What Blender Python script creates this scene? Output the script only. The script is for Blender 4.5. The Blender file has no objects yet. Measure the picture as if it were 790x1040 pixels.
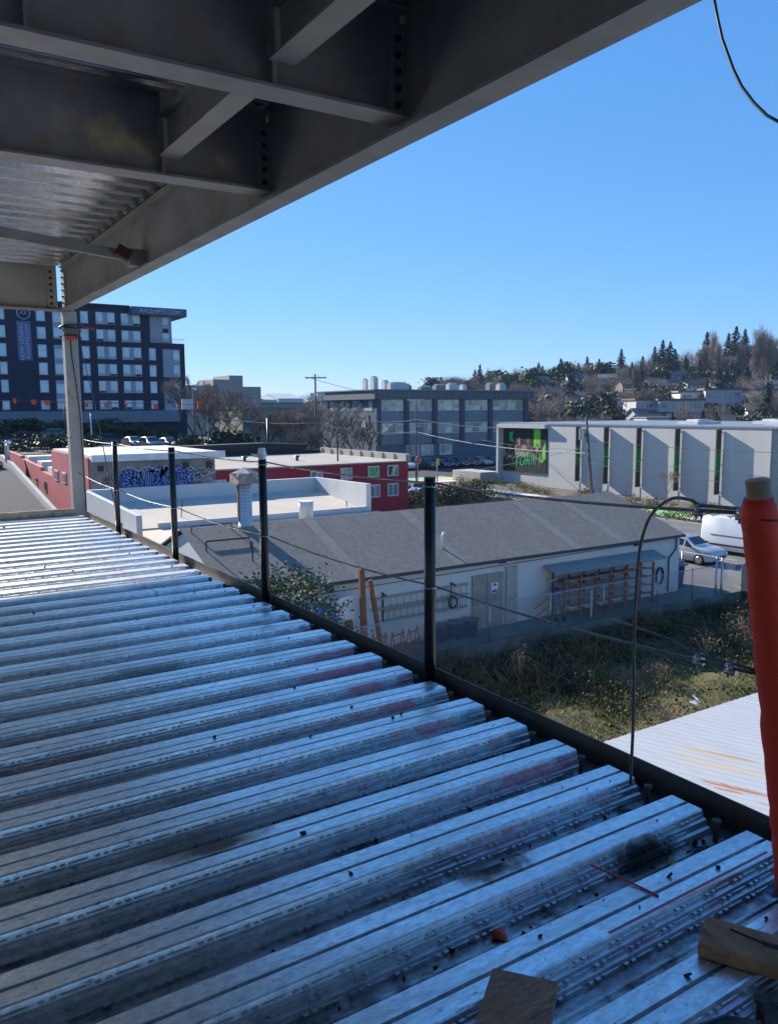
import bpy, math, random
import numpy as np
from mathutils import Vector, Matrix, Euler
random.seed(7); rng = np.random.default_rng(11)
S = bpy.context.scene
COL = S.collection
R = math.radians

# ------------------------------------------------------------------ helpers
def smooth(x, a, b):
    t = min(1.0, max(0.0, (x - a) / (b - a))); return t * t * (3 - 2 * t)
def lerp(a, b, t): return a + (b - a) * t
def interp(x, xs, ys):
    if x <= xs[0]: return ys[0]
    for i in range(1, len(xs)):
        if x <= xs[i]:
            return lerp(ys[i-1], ys[i], (x - xs[i-1]) / (xs[i] - xs[i-1]))
    return ys[-1]

class MB:
    """collects faces and links them as ONE mesh object"""
    def __init__(s): s.v = []; s.f = []; s.m = []; s.mi = 0
    def add(s, vs, fs):
        b = len(s.v); s.v += [tuple(p) for p in vs]
        for f in fs: s.f.append([b + i for i in f]); s.m.append(s.mi)
        return s
    def box(s, x0, x1, y0, y1, z0, z1):
        if x0 > x1: x0, x1 = x1, x0
        if y0 > y1: y0, y1 = y1, y0
        if z0 > z1: z0, z1 = z1, z0
        return s.add([(x0,y0,z0),(x1,y0,z0),(x1,y1,z0),(x0,y1,z0),(x0,y0,z1),(x1,y0,z1),(x1,y1,z1),(x0,y1,z1)],
              [(3,2,1,0),(4,5,6,7),(0,1,5,4),(1,2,6,5),(2,3,7,6),(3,0,4,7)])
    def obox(s, c, d, rot=(0,0,0)):
        M = Euler(rot).to_matrix(); c = Vector(c)
        hx, hy, hz = d[0]/2, d[1]/2, d[2]/2
        P = [(-hx,-hy,-hz),(hx,-hy,-hz),(hx,hy,-hz),(-hx,hy,-hz),(-hx,-hy,hz),(hx,-hy,hz),(hx,hy,hz),(-hx,hy,hz)]
        return s.add([c + M @ Vector(p) for p in P], [(3,2,1,0),(4,5,6,7),(0,1,5,4),(1,2,6,5),(2,3,7,6),(3,0,4,7)])
    def beam(s, a, b, w, h):
        """rectangular bar from a to b"""
        a, b = Vector(a), Vector(b); d = (b - a).normalized()
        up = Vector((0,0,1)) if abs(d.z) < .95 else Vector((0,1,0))
        r = d.cross(up).normalized(); u = r.cross(d)
        P = []
        for q in (a, b):
            for sx, sz in ((-1,-1),(1,-1),(1,1),(-1,1)): P.append(q + r*sx*w/2 + u*sz*h/2)
        return s.add(P, [(0,1,2,3),(7,6,5,4),(0,4,5,1),(1,5,6,2),(2,6,7,3),(3,7,4,0)])
    def tube(s, pts, r, n=8, cap=True):
        pts = [Vector(p) for p in pts]
        rs = r if isinstance(r, (list, tuple)) else [r]*len(pts)
        b = []; prev = None
        for i, p in enumerate(pts):
            d = (pts[min(i+1, len(pts)-1)] - pts[max(i-1, 0)]).normalized()
            if prev is None:
                up = Vector((0,0,1)) if abs(d.z) < .9 else Vector((1,0,0))
                x = d.cross(up).normalized()
            else:
                x = (prev - d * prev.dot(d)).normalized()
            prev = x; y = d.cross(x)
            b += [p + (x*math.cos(2*math.pi*k/n) + y*math.sin(2*math.pi*k/n))*rs[i] for k in range(n)]
        F = []
        for i in range(len(pts)-1):
            for k in range(n):
                F.append((i*n+k, i*n+(k+1)%n, (i+1)*n+(k+1)%n, (i+1)*n+k))
        if cap:
            F.append(tuple(range(n-1,-1,-1))); L = (len(pts)-1)*n; F.append(tuple(L+k for k in range(n)))
        return s.add(b, F)
    def cyl(s, c, r, h, n=12, r2=None):
        x,y,z = c; return s.tube([(x,y,z),(x,y,z+h)], [r, r if r2 is None else r2], n)
    def prism(s, poly, a, b, axis):
        """poly: 2D outline; extruded along axis from a to b. axis x: poly=(y,z); y: (x,z); z: (x,y)"""
        def P(p, t): return (t,p[0],p[1]) if axis=='x' else (p[0],t,p[1]) if axis=='y' else (p[0],p[1],t)
        n = len(poly)
        return s.add([P(p,a) for p in poly]+[P(p,b) for p in poly],
                     [tuple(range(n)), tuple(range(2*n-1,n-1,-1))]+[(i,i+n,(i+1)%n+n,(i+1)%n) for i in range(n)])
    def quad(s, a, b, c, d): return s.add([a,b,c,d], [(0,1,2,3)])
    def mesh(s, name, mats, off=(0,0,0), smoothed=False):
        me = bpy.data.meshes.new(name); ox,oy,oz = off
        me.from_pydata([(x-ox,y-oy,z-oz) for x,y,z in s.v], [], s.f)
        for m in (mats if isinstance(mats, (list,tuple)) else [mats]): me.materials.append(m)
        if s.mi or any(s.m): me.polygons.foreach_set('material_index', s.m)
        if smoothed: me.polygons.foreach_set('use_smooth', [True]*len(me.polygons))
        me.update()
        # consistent outward normals
        import bmesh
        bm = bmesh.new(); bm.from_mesh(me); bmesh.ops.recalc_face_normals(bm, faces=bm.faces); bm.to_mesh(me); bm.free()
        return me
    def build(s, name, mats, parent=None, smoothed=False, bevel=0, world=True, loc=None):
        off = (0,0,0)
        if parent is not None and world:
            p = parent; off = Vector(p.location)
            while p.parent: p = p.parent; off = off + Vector(p.location)
        elif loc is not None: off = loc
        o = bpy.data.objects.new(name, s.mesh(name, mats, off, smoothed)); COL.objects.link(o)
        if parent is not None: o.parent = parent
        elif loc is not None: o.location = loc
        if bevel:
            m = o.modifiers.new('edge', 'BEVEL'); m.width = bevel; m.segments = 2; m.limit_method = 'ANGLE'; m.angle_limit = R(40)
        return o

def tag(o, label=None, cat=None, group=None, kind=None):
    if label: o['label'] = label
    if cat: o['category'] = cat
    if group: o['group'] = group
    if kind: o['kind'] = kind
    return o
def thing(name, label, cat, loc=(0,0,0), rz=0, group=None):
    o = bpy.data.objects.new(name, None); COL.objects.link(o); o.empty_display_size = .2
    o.location = loc; o.rotation_euler = (0,0,rz); return tag(o, label, cat, group)
def struct(mb, name, mats, **k): return tag(mb.build(name, mats, **k), kind='structure')
KIDS = {}
def dup(root, loc, rz=0, label=None, scale=None, group=None):
    r = root.copy(); COL.objects.link(r); r.location = loc; r.rotation_euler = (0,0,rz)
    if scale is not None: r.scale = scale if isinstance(scale, (tuple, list)) else (scale,)*3
    if label: r['label'] = label
    if group: r['group'] = group
    if root.type == 'EMPTY':
        kids = [c for c in bpy.data.objects if c.parent is root] if root.name not in KIDS else KIDS[root.name]
        KIDS[root.name] = kids
        for ch in kids:
            c = ch.copy(); COL.objects.link(c); c.parent = r
            if ch.name not in KIDS: KIDS[ch.name] = [g for g in bpy.data.objects if g.parent is ch]
            for g in KIDS[ch.name]:
                d = g.copy(); COL.objects.link(d); d.parent = c
    return r

# ------------------------------------------------------------------ materials
def nt(name):
    m = bpy.data.materials.new(name); m.use_nodes = True
    t = m.node_tree; return m, t, t.nodes['Principled BSDF'], t.nodes, t.links
def M(name, col, rough=.7, metal=0.0, var=.18, scale=3.0, bump=0.0, bscale=40.0, spec=.5, stain=None, sscale=1.0, samt=.5, stretch=None):
    m, t, b, N, L = nt(name)
    tc = N.new('ShaderNodeTexCoord'); src = tc.outputs['Object']
    if stretch:
        mp = N.new('ShaderNodeMapping'); mp.inputs['Scale'].default_value = stretch; L.new(src, mp.inputs[0]); src = mp.outputs[0]
    n1 = N.new('ShaderNodeTexNoise'); n1.inputs['Scale'].default_value = scale; n1.inputs['Detail'].default_value = 8; n1.inputs['Roughness'].default_value = .65
    L.new(src, n1.inputs['Vector'])
    mx = N.new('ShaderNodeMix'); mx.data_type = 'RGBA'
    mx.inputs['A'].default_value = (*[c*(1-var) for c in col], 1); mx.inputs['B'].default_value = (*[min(1,c*(1+var)) for c in col], 1)
    mr = N.new('ShaderNodeMapRange'); mr.inputs['From Min'].default_value = .3; mr.inputs['From Max'].default_value = .7
    L.new(n1.outputs['Fac'], mr.inputs['Value']); L.new(mr.outputs[0], mx.inputs['Factor'])
    out = mx.outputs['Result']
    if stain:
        n2 = N.new('ShaderNodeTexNoise'); n2.inputs['Scale'].default_value = sscale; n2.inputs['Detail'].default_value = 10; n2.inputs['Roughness'].default_value = .7
        L.new(src, n2.inputs['Vector'])
        r2 = N.new('ShaderNodeMapRange'); r2.inputs['From Min'].default_value = .68-.3*samt; r2.inputs['From Max'].default_value = .78-.1*samt
        L.new(n2.outputs['Fac'], r2.inputs['Value'])
        m2 = N.new('ShaderNodeMix'); m2.data_type = 'RGBA'; L.new(out, m2.inputs['A']); m2.inputs['B'].default_value = (*stain, 1)
        L.new(r2.outputs[0], m2.inputs['Factor']); out = m2.outputs['Result']
    L.new(out, b.inputs['Base Color'])
    b.inputs['Roughness'].default_value = rough; b.inputs['Metallic'].default_value = metal; b.inputs['Specular IOR Level'].default_value = spec
    if bump:
        nb = N.new('ShaderNodeTexNoise'); nb.inputs['Scale'].default_value = bscale; nb.inputs['Detail'].default_value = 6; L.new(src, nb.inputs['Vector'])
        bp = N.new('ShaderNodeBump'); bp.inputs['Strength'].default_value = bump; bp.inputs['Distance'].default_value = .02
        L.new(nb.outputs['Fac'], bp.inputs['Height']); L.new(bp.outputs[0], b.inputs['Normal'])
    return m
def M_leaf(name, cols, rough=.6, patch=.3):
    m, t, b, N, L = nt(name)
    g = N.new('ShaderNodeNewGeometry'); cr = N.new('ShaderNodeValToRGB')
    nz = N.new('ShaderNodeTexNoise'); nz.inputs['Scale'].default_value = .55; nz.inputs['Detail'].default_value = 4; L.new(g.outputs['Position'], nz.inputs['Vector'])
    z1 = N.new('ShaderNodeMapRange'); z1.inputs['From Min'].default_value = .32; z1.inputs['From Max'].default_value = .68; L.new(nz.outputs['Fac'], z1.inputs['Value'])
    am = N.new('ShaderNodeMix'); am.data_type = 'FLOAT'; am.inputs['Factor'].default_value = patch; L.new(g.outputs['Random Per Island'], am.inputs['A']); L.new(z1.outputs[0], am.inputs['B']); L.new(am.outputs['Result'], cr.inputs[0])
    e = cr.color_ramp.elements
    e[0].position = 0; e[0].color = (*cols[0],1); e[1].position = 1; e[1].color = (*cols[-1],1)
    for i, c in enumerate(cols[1:-1]):
        k = e.new((i+1)/(len(cols)-1)); k.color = (*c,1)
    oi = N.new('ShaderNodeObjectInfo'); mr = N.new('ShaderNodeMapRange'); mr.inputs['To Min'].default_value = .7; mr.inputs['To Max'].default_value = 1.3
    L.new(oi.outputs['Random'], mr.inputs['Value'])
    mu = N.new('ShaderNodeVectorMath'); mu.operation = 'SCALE'; L.new(cr.outputs[0], mu.inputs[0]); L.new(mr.outputs[0], mu.inputs['Scale'])
    L.new(mu.outputs[0], b.inputs['Base Color']); b.inputs['Roughness'].default_value = rough
    b.inputs['Specular IOR Level'].default_value = .25
    return m
def M_glass(name, col, light, rough=.08):
    """window: reflecting glass with blinds, room behind it or painted-in sky reflection that differ from pane to pane"""
    m, t, b, N, L = nt(name)
    oi = N.new('ShaderNodeObjectInfo'); tc = N.new('ShaderNodeTexCoord')
    ad = N.new('ShaderNodeVectorMath'); ad.operation = 'ADD'; L.new(tc.outputs['Object'], ad.inputs[0])
    cmb = N.new('ShaderNodeCombineXYZ'); 
    mm = N.new('ShaderNodeMath'); mm.operation = 'MULTIPLY'; mm.inputs[1].default_value = 60; L.new(oi.outputs['Random'], mm.inputs[0])
    L.new(mm.outputs[0], cmb.inputs[0]); L.new(mm.outputs[0], cmb.inputs[2]); L.new(cmb.outputs[0], ad.inputs[1])
    v = N.new('ShaderNodeTexVoronoi'); v.inputs['Scale'].default_value = .55; v.distance = 'CHEBYCHEV'; L.new(ad.outputs[0], v.inputs['Vector'])
    mx = N.new('ShaderNodeMix'); mx.data_type = 'RGBA'; mx.inputs['A'].default_value = (*col,1); mx.inputs['B'].default_value = (*light,1)
    sp = N.new('ShaderNodeSeparateColor'); L.new(v.outputs['Color'], sp.inputs[0]); L.new(sp.outputs[0], mx.inputs['Factor'])
    L.new(mx.outputs['Result'], b.inputs['Base Color']); b.inputs['Roughness'].default_value = rough
    b.inputs['Specular IOR Level'].default_value = .9
    return m

def deck_mat(name, base, top, dirt=1.0, marks=True):
    """galvanised steel: spangle, streaks, dirt in the valleys, shade painted on the webs, scorch marks, rust and spray paint at given places"""
    m, t, b, N, L = nt(name)
    tc = N.new('ShaderNodeTexCoord'); P = tc.outputs['Object']
    sep = N.new('ShaderNodeSeparateXYZ'); L.new(P, sep.inputs[0])
    def noise(sc, det=6, ro=.6, st=None):
        n = N.new('ShaderNodeTexNoise'); n.inputs['Scale'].default_value = sc; n.inputs['Detail'].default_value = det; n.inputs['Roughness'].default_value = ro
        if st:
            mp = N.new('ShaderNodeMapping'); mp.inputs['Scale'].default_value = st; L.new(P, mp.inputs[0]); L.new(mp.outputs[0], n.inputs['Vector'])
        else: L.new(P, n.inputs['Vector'])
        return n.outputs['Fac']
    def rng_(x, a, c, lo=0, hi=1):
        r = N.new('ShaderNodeMapRange'); r.interpolation_type = 'SMOOTHSTEP'
        r.inputs['From Min'].default_value = a; r.inputs['From Max'].default_value = c; r.inputs['To Min'].default_value = lo; r.inputs['To Max'].default_value = hi
        L.new(x, r.inputs['Value']); return r.outputs[0]
    def math_(op, x, y):
        n = N.new('ShaderNodeMath'); n.operation = op
        for i, q in enumerate((x, y)):
            if isinstance(q, (int, float)): n.inputs[i].default_value = q
            else: L.new(q, n.inputs[i])
        return n.outputs[0]
    def mix(fac, a, c):
        n = N.new('ShaderNodeMix'); n.data_type = 'RGBA'; L.new(fac, n.inputs['Factor'])
        for k, q in (('A', a), ('B', c)):
            if isinstance(q, tuple): n.inputs[k].default_value = (*q, 1)
            else: L.new(q, n.inputs[k])
        return n.outputs['Result']
    sp = noise(48, 6, .75, (.55, 1.3, 1)); st = noise(2.2, 6, .7, (.5, 6, 1)); cl = noise(1.1, 5, .6)
    c = mix(rng_(sp, .36, .64), tuple(q*.70 for q in base), tuple(min(1, q*1.15) for q in base))
    c = mix(rng_(st, .38, .72, 0, .5), c, tuple(q*.6 for q in base))
    c = mix(rng_(cl, .42, .68, 0, .28), c, tuple(q*.65 for q in base))
    rough = rng_(st, .25, .75, .27, .46)
    nonmetal = None
    if marks:
        # scuffs: dark fine marks everywhere
        sc = math_('MULTIPLY', rng_(noise(34, 9, .78, (.6, 1.5, 1)), .57, .66), .75)
        c = mix(sc, c, (.10, .10, .105))
        # shade of the webs painted into the colour below the rib tops
        web_shade = math_('MULTIPLY', rng_(sep.outputs['Z'], top-.003, top-.012, 0, .28), rng_(noise(3, 6, .7), .3, .6, .5, 1)); c = mix(web_shade, c, (.22,.205,.185))
        # patchy dirt lying in the valleys, plus even darkening painted in for contrast
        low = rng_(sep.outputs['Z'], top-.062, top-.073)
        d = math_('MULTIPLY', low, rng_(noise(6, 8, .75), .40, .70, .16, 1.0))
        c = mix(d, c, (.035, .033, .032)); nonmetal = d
        # spots (place, radius, colour)
        for (x, y, rx, ry, colr, amt) in SPOTS:
            dx = math_('MULTIPLY', math_('SUBTRACT', sep.outputs['X'], x), 1/rx); dy = math_('MULTIPLY', math_('SUBTRACT', sep.outputs['Y'], y), 1/ry)
            dd = math_('ADD', math_('MULTIPLY', dx, dx), math_('MULTIPLY', dy, dy))
            dd = math_('ADD', dd, math_('MULTIPLY', math_('SUBTRACT', noise(9, 6, .7), .5), 1.9))
            k = rng_(dd, 1.0, .15, 0, amt); c = mix(k, c, colr); nonmetal = math_('MAXIMUM', nonmetal, k)
        # spot welds in the valleys along the edge
        ph = math_('MODULO', math_('SUBTRACT', sep.outputs['Y'], YD0), .305); dx = math_('SUBTRACT', sep.outputs['X'], 2.27); dy = math_('SUBTRACT', ph, .057)
        dd = math_('ADD', math_('ADD', math_('MULTIPLY', dx, dx), math_('MULTIPLY', dy, dy)), math_('MULTIPLY', math_('SUBTRACT', noise(22, 5, .7), .5), .006))
        k = rng_(dd, .0030, .0004, 0, .85); c = mix(k, c, (.022, .017, .014)); nonmetal = math_('MAXIMUM', nonmetal, k)
        # pink marking paint sprayed on the webs near the edge
        w = math_('MULTIPLY', rng_(sep.outputs['Z'], top-.006, top-.014), rng_(sep.outputs['Z'], top-.06, top-.045))
        w = math_('MULTIPLY', w, rng_(sep.outputs['X'], 1.2, 2.25)); w = math_('MULTIPLY', w, rng_(noise(2.6, 5, .65, (1, .8, 1)), .47, .58))
        w = math_('MULTIPLY', w, rng_(sep.outputs['Y'], 5.5, 3.5)); w = math_('MULTIPLY', w, .6)
        c = mix(w, c, (.85, .19, .27)); nonmetal = math_('MAXIMUM', nonmetal, w)
        # chalk line snapped along the far half of the deck, on the rib tops
        ax = math_('ABSOLUTE', math_('SUBTRACT', math_('SUBTRACT', sep.outputs['X'], 1.80), math_('MULTIPLY', math_('SUBTRACT', 8.5, sep.outputs['Y']), .012)), 0)
        k = math_('MULTIPLY', rng_(ax, .016, .008), rng_(sep.outputs['Y'], 6.0, 6.3)); k = math_('MULTIPLY', k, .45)
        c = mix(k, c, (.62, .25, .28)); nonmetal = math_('MAXIMUM', nonmetal, k)
        met = math_('SUBTRACT', .86, math_('MULTIPLY', nonmetal, .84)); L.new(met, b.inputs['Metallic'])
        rough = math_('MAXIMUM', rough, math_('MULTIPLY', nonmetal, .8))
    else:
        b.inputs['Metallic'].default_value = .8; rough = rng_(st, .25, .75, .13, .26)
    L.new(c, b.inputs['Base Color']); L.new(rough, b.inputs['Roughness'])
    bp = N.new('ShaderNodeBump'); bp.inputs['Strength'].default_value = .12; bp.inputs['Distance'].default_value = .01
    L.new(noise(16, 5, .6, (.4, 1.6, 1)), bp.inputs['Height']); L.new(bp.outputs[0], b.inputs['Normal'])
    return m
# ------------------------------------------------------------------ the storey the photograph is taken from
TOP = -1.42; YD0 = 11.62 - .305*76                      # top of the deck ribs (the camera is the origin)
SPOTS = [(.84,2.44,.24,.08,(.38,.14,.045),.7), (.86,2.42,.12,.05,(.10,.045,.02),.8), (1.55,1.85,.17,.11,(.06,.034,.02),.85), (1.55,1.85,.09,.075,(.006,.005,.005),1.0),
         (2.06,1.66,.20,.05,(.012,.010,.009),.95), (2.02,1.58,.22,.07,(.10,.05,.03),.7), (2.20,3.12,.16,.06,(.09,.035,.02),.85),
         (.62,1.45,.06,.05,(.08,.045,.03),.8), (.52,1.52,.03,.03,(.01,.01,.01),.9), (.95,1.62,.05,.05,(.07,.06,.05),.5), (1.95,4.06,.09,.035,(.42,.10,.09),.55), (2.25,2.5,.12,.05,(.08,.04,.03),.6), (1.2,4.4,.3,.1,(.2,.2,.19),.5)]
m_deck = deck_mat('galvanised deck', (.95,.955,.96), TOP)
m_deck_up = deck_mat('galvanised soffit', (.86,.85,.84), 2.0, marks=False)
m_prime = M('grey primer steel', (.262,.268,.275), .5, 0, .28, 2.2, .15, 60, .45, stain=(.30,.22,.13), sscale=1.9, samt=.42)
m_primel = M('grey primer steel column', (.30,.30,.285), .5, 0, .15, 2.5, .12, 60, .45, stain=(.12,.09,.06), sscale=2.5, samt=.3)
m_bolt = M('dark bolt steel', (.03,.03,.032), .45, .4, .3, 20)
m_black = M('black painted steel', (.012,.012,.013), .38, 0, .3, 6, .1, 60, .5)
m_edge = M('dark edge steel', (.085,.08,.07), .5, .2, .35, 5, .2, 40, .5, stain=(.07,.045,.03), sscale=3, samt=.5)
m_tan = M('weathered closure plate', (.36,.32,.25), .8, 0, .25, 3, .2, 30, .3, stain=(.17,.09,.045), sscale=2.6, samt=.75)
m_cable = M('steel wire rope', (.10,.105,.11), .4, .7, .3, 40, .4, 260)
m_galv = M('galvanised fitting', (.45,.46,.47), .35, .8, .25, 30)
m_rust = M('rusty stud', (.085,.058,.042), .7, .3, .35, 60, .2, 120)
m_rubber = M('black rubber', (.012,.012,.013), .5, 0, .2, 10)
m_wood = M('weathered plywood', (.42,.225,.13), .75, 0, .4, 5, .35, 60, .25, stain=(.11,.075,.055), sscale=4, samt=.55, stretch=(2.5,9,9))
m_wood2 = M('cut timber', (.42,.20,.10), .75, 0, .4, 4, .35, 60, .25, stain=(.09,.06,.04), sscale=2.5, samt=.4, stretch=(8,2,8))
m_red = M('red tape', (.55,.03,.03), .5, 0, .2, 20)

def deck_profile(y0, y1, top, flip=1):
    """ribbed deck: list of (y, z)"""
    out = []; p = .305; base = [(0,-.076),(.010,-.076),(.046,-.076),(.052,-.070),(.062,-.070),(.068,-.076),(.104,-.076),(.109,-.054),(.121,-.051),
        (.125,-.030),(.136,-.027),(.143,-.004),(.148,0),(.200,0),(.2015,-.013),(.2125,-.013),(.214,0),(.274,0),(.279,-.004),(.303,-.074)]
    y = y0
    while y < y1 - 1e-6:
        out += [(y+a, top+flip*0 + z) for a, z in base]; y += p
    out.append((y, top-.076)); return out
def deck_sheet(name, y0, y1, x0, x1, top, mat, emboss=False):
    mb = MB(); pr = deck_profile(y0, y1, top); n = len(pr)
    xs = [x0, -3.0, -1, .5, 1.5, x1] if x0 < -3 else [x0, x1]
    V = []; F = []
    for x in xs:
        V += [(x, y, z) for y, z in pr]
    for k in range(len(xs)-1):
        for i in range(n-1): F.append((k*n+i, k*n+i+1, (k+1)*n+i+1, (k+1)*n+i))
    mb.add(V, F)
    # end closures of the ribs at x1 (crimped shut)
    b = base_end = None
    y = y0
    while y < y1 - 1e-6:
        P = [(y+.104,top-.076),(y+.109,top-.054),(y+.121,top-.051),(y+.125,top-.030),(y+.136,top-.027),(y+.143,top-.004),(y+.148,top),(y+.274,top),(y+.279,top-.004),(y+.303,top-.074)]
        mb.add([(x1-.0, a, c) for a, c in P], [tuple(range(len(P)))])
        if emboss and 0.6 < y < 8:
            # pressed dashes on the web that faces -y
            for (a0, c0, ph) in ((.1395,-.016,.0), (.1235,-.040,.045), (.1065,-.064,.02)):
                x = -2.6 + ph + random.random()*.03; sh_ = .0075
                while x < x1 - .12:
                    for (o, l, t_) in ((0,.016,1),(.027,.016,1),(.052,.062,.45)):
                        q = sh_*t_; z0 = top+c0; yy = y+a0
                        P = [(x+o,yy+.002,z0-.009),(x+o+l,yy+.002,z0-.009),(x+o+l,yy+.002,z0+.001),(x+o,yy+.002,z0+.001),(x+o+.001,yy-q,z0-.005),(x+o+l-.001,yy-q,z0-.005),(x+o+l-.001,yy-q,z0-.0008),(x+o+.001,yy-q,z0-.0008)]
                        mb.add(P, [(4,5,6,7),(0,1,5,4),(1,2,6,5),(2,3,7,6),(3,0,4,7)])
                    x += .135
        y += .305
    me = bpy.data.meshes.new(name); me.from_pydata(mb.v, [], mb.f); me.materials.append(mat); me.update()
    o = bpy.data.objects.new(name, me); COL.objects.link(o); return tag(o, kind='structure')
YD0 = 11.62 - .305*76
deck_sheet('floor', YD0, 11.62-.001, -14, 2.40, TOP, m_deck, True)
deck_sheet('ceiling', YD0+.1, 12.0, -14, 2.36, 2.05, m_deck_up)
mb = MB(); mb.box(-14, 2.46, YD0, 12.2, 2.056, 2.18); struct(mb, 'upper_slab', M('upper slab', (.35,.34,.33), .9))
# the plate the ribs sit on along the edge, dark and dirty
mb = MB(); mb.box(-14, 2.498, YD0, 11.9, TOP-.105, TOP-.082); struct(mb, 'floor_plate', M('dirty floor plate', (.05,.047,.045), .8, .2, .5, 8))

# edge angles that will hold back the concrete
t = thing('edge_angle', 'long black steel edge angle running along the open side of the ribbed deck', 'edge angle', (2.5, 0, TOP-.08))
mb = MB(); mb.prism([(2.49,TOP-.0815),(2.497,TOP-.0815),(2.497,TOP+.030),(2.49,TOP+.030)], YD0, 11.75, 'y'); mb.build('upright_leg', m_edge, t)
mb = MB(); mb.box(2.40, 2.489, YD0, 11.75, TOP-.0812, TOP-.073); mb.build('flat_leg', m_edge, t)
t = thing('edge_angle', 'tan rust blotched closure plate across the far end of the deck by the column', 'edge angle', (-6, 11.68, TOP-.08))
mb = MB(); mb.prism([(11.66,TOP-.08),(11.69,TOP-.08),(11.69,TOP+.095),(11.66,TOP+.095)], -14, 2.33, 'x'); mb.build('upright_leg', m_tan, t)
for i in range(14):
    mb = MB(); x = 2.1 - i*.42; mb.box(x-.05, x+.05, 11.62, 11.659, TOP-.07, TOP+.07); mb.build('clip', m_tan, t)

# headed shear studs
st = thing('shear_stud', 'short rusty headed stud standing in a deck valley beside the edge angle', 'stud', (0,0,0), 0, 'shear studs along the deck edge')
mb = MB(); mb.cyl((0,0,0), .0095, .075, 10); mb.build('shank', m_rust, st)
mb = MB(); mb.cyl((0,0,.075), .016, .011, 12); mb.build('head', m_rust, st)
first = True
for i in range(36):
    y = 11.62 - .305*(i+1) + .06
    for q in range(1):
        x = 2.365 + random.uniform(-.015,.015)
        if first: st.location = (x, y, TOP-.074); first = False
        else: dup(st, (x, y + random.uniform(-.012,.012), TOP-.074))
for (x, y) in ((1.75,.99),(1.70,1.02),(1.2,11.2),(1.33,10.9)):
    dup(st, (x,y,TOP-.07), label='rusty headed stud standing alone out on the deck away from the edge angle', group='studs out on the deck')

# guard posts
labels = ['black steel guard post standing closest to the grey column', 'black guard post standing second in line from the grey column, before the graffiti wall',
          'black guard post with a white lump of tape and fitting on its top', 'tall black guard post with wide plain top before the ladders on the white wall']
def guard_post(y, lab, cap):
    t = thing('guard_post', lab, 'guard post', (2.44, y, TOP-.073), 0, 'guard posts along the deck edge')
    mb = MB(); mb.cyl((2.44,y,TOP-.066), .030, 1.125, 20); mb.build('tube', m_black, t, True)
    mb = MB(); mb.box(2.385,2.495-.01,y-.055,y+.055,TOP-.0725,TOP-.062); mb.build('foot_plate', m_black, t)
    for z in (-.40,-.935):
        mb = MB(); mb.tube([(2.44+.034*math.cos(a), y+.034*math.sin(a), z) for a in [k*math.pi/8 for k in range(17)]], .005, 6); mb.build('wire_tie', m_galv, t)
    if cap:
        mb = MB()
        for k in range(5): mb.tube([(2.44,y,-.365+.018*k),(2.44,y,-.35+.018*k)], [.036-.004*abs(k-1.5), .034-.004*abs(k-1.8)], 12)
        mb.obox((2.40,y+.01,-.335), (.09,.02,.02), (0,.2,.3)); mb.build('cap', M('white cap', (.85,.85,.83), .4), t, True)
    else:
        mb = MB(); mb.cyl((2.44,y,TOP+1.059), .031, .012, 20); mb.build('cap', m_black, t)
for y, l, c in zip((9.82,7.68,5.55,3.42), labels, (0,0,1,0)): guard_post(y, l, c)

# orange wrapped end post
m_net, tn, bn, Nn, Ln = nt('orange safety net')
tcn = Nn.new('ShaderNodeTexCoord'); sn = Nn.new('ShaderNodeSeparateXYZ'); Ln.new(tcn.outputs['Object'], sn.inputs[0])
def wv(axis_out, sc):
    m1 = Nn.new('ShaderNodeMath'); m1.operation = 'MULTIPLY'; m1.inputs[1].default_value = sc; Ln.new(axis_out, m1.inputs[0])
    m2 = Nn.new('ShaderNodeMath'); m2.operation = 'SINE'; Ln.new(m1.outputs[0], m2.inputs[0])
    m3 = Nn.new('ShaderNodeMath'); m3.operation = 'ABSOLUTE'; Ln.new(m2.outputs[0], m3.inputs[0]); return m3.outputs[0]
mxn = Nn.new('ShaderNodeMath'); mxn.operation = 'MULTIPLY'; Ln.new(wv(sn.outputs['Z'], 380), mxn.inputs[0]); mxn.inputs[1].default_value = .8
crn = Nn.new('ShaderNodeMix'); crn.data_type = 'RGBA'; crn.inputs['A'].default_value = (.88,.048,.014,1); crn.inputs['B'].default_value = (.68,.034,.010,1)
Ln.new(mxn.outputs[0], crn.inputs['Factor']); Ln.new(crn.outputs['Result'], bn.inputs['Base Color']); bn.inputs['Roughness'].default_value = .6
bpn = Nn.new('ShaderNodeBump'); bpn.inputs['Strength'].default_value = .25; bpn.inputs['Distance'].default_value = .002; bpn.invert = True; Ln.new(mxn.outputs[0], bpn.inputs['Height']); Ln.new(bpn.outputs[0], bn.inputs['Normal'])
bn.inputs['Subsurface Weight'].default_value = 0
A0 = Vector((2.255,1.25,TOP-.07)); A1 = Vector((1.935,1.25,-.19))
t = thing('wrapped_post', 'leaning end post wound in orange safety netting with a bare brown top', 'guard post', A0)
mb = MB(); mb.tube([A0, A1], .030, 20); mb.build('tube', M('brown paper tube', (.40,.25,.16), .7, 0, .2, 8), t, True)
mb = MB(); P = []; rs = []
for k in range(29):
    f = k/28; q = A0.lerp(A1, .02+f*.945); P.append(q + Vector((random.uniform(-.004,.004),random.uniform(-.003,.003),0))); rs.append((.058-.010*f)*(1+random.uniform(-.010,.010)) if k < 28 else .036)
mb.tube(P, rs, 28); mb.build('netting', m_net, t, True)
mb = MB(); q = A0.lerp(A1,.915); mb.tube([(q.x+.052*math.cos(a), q.y+.052*math.sin(a), q.z+.012*math.sin(a*.5)) for a in [k*math.pi/10 for k in range(21)]], .0025, 6); mb.build('tie_wire', m_rubber, t)

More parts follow.
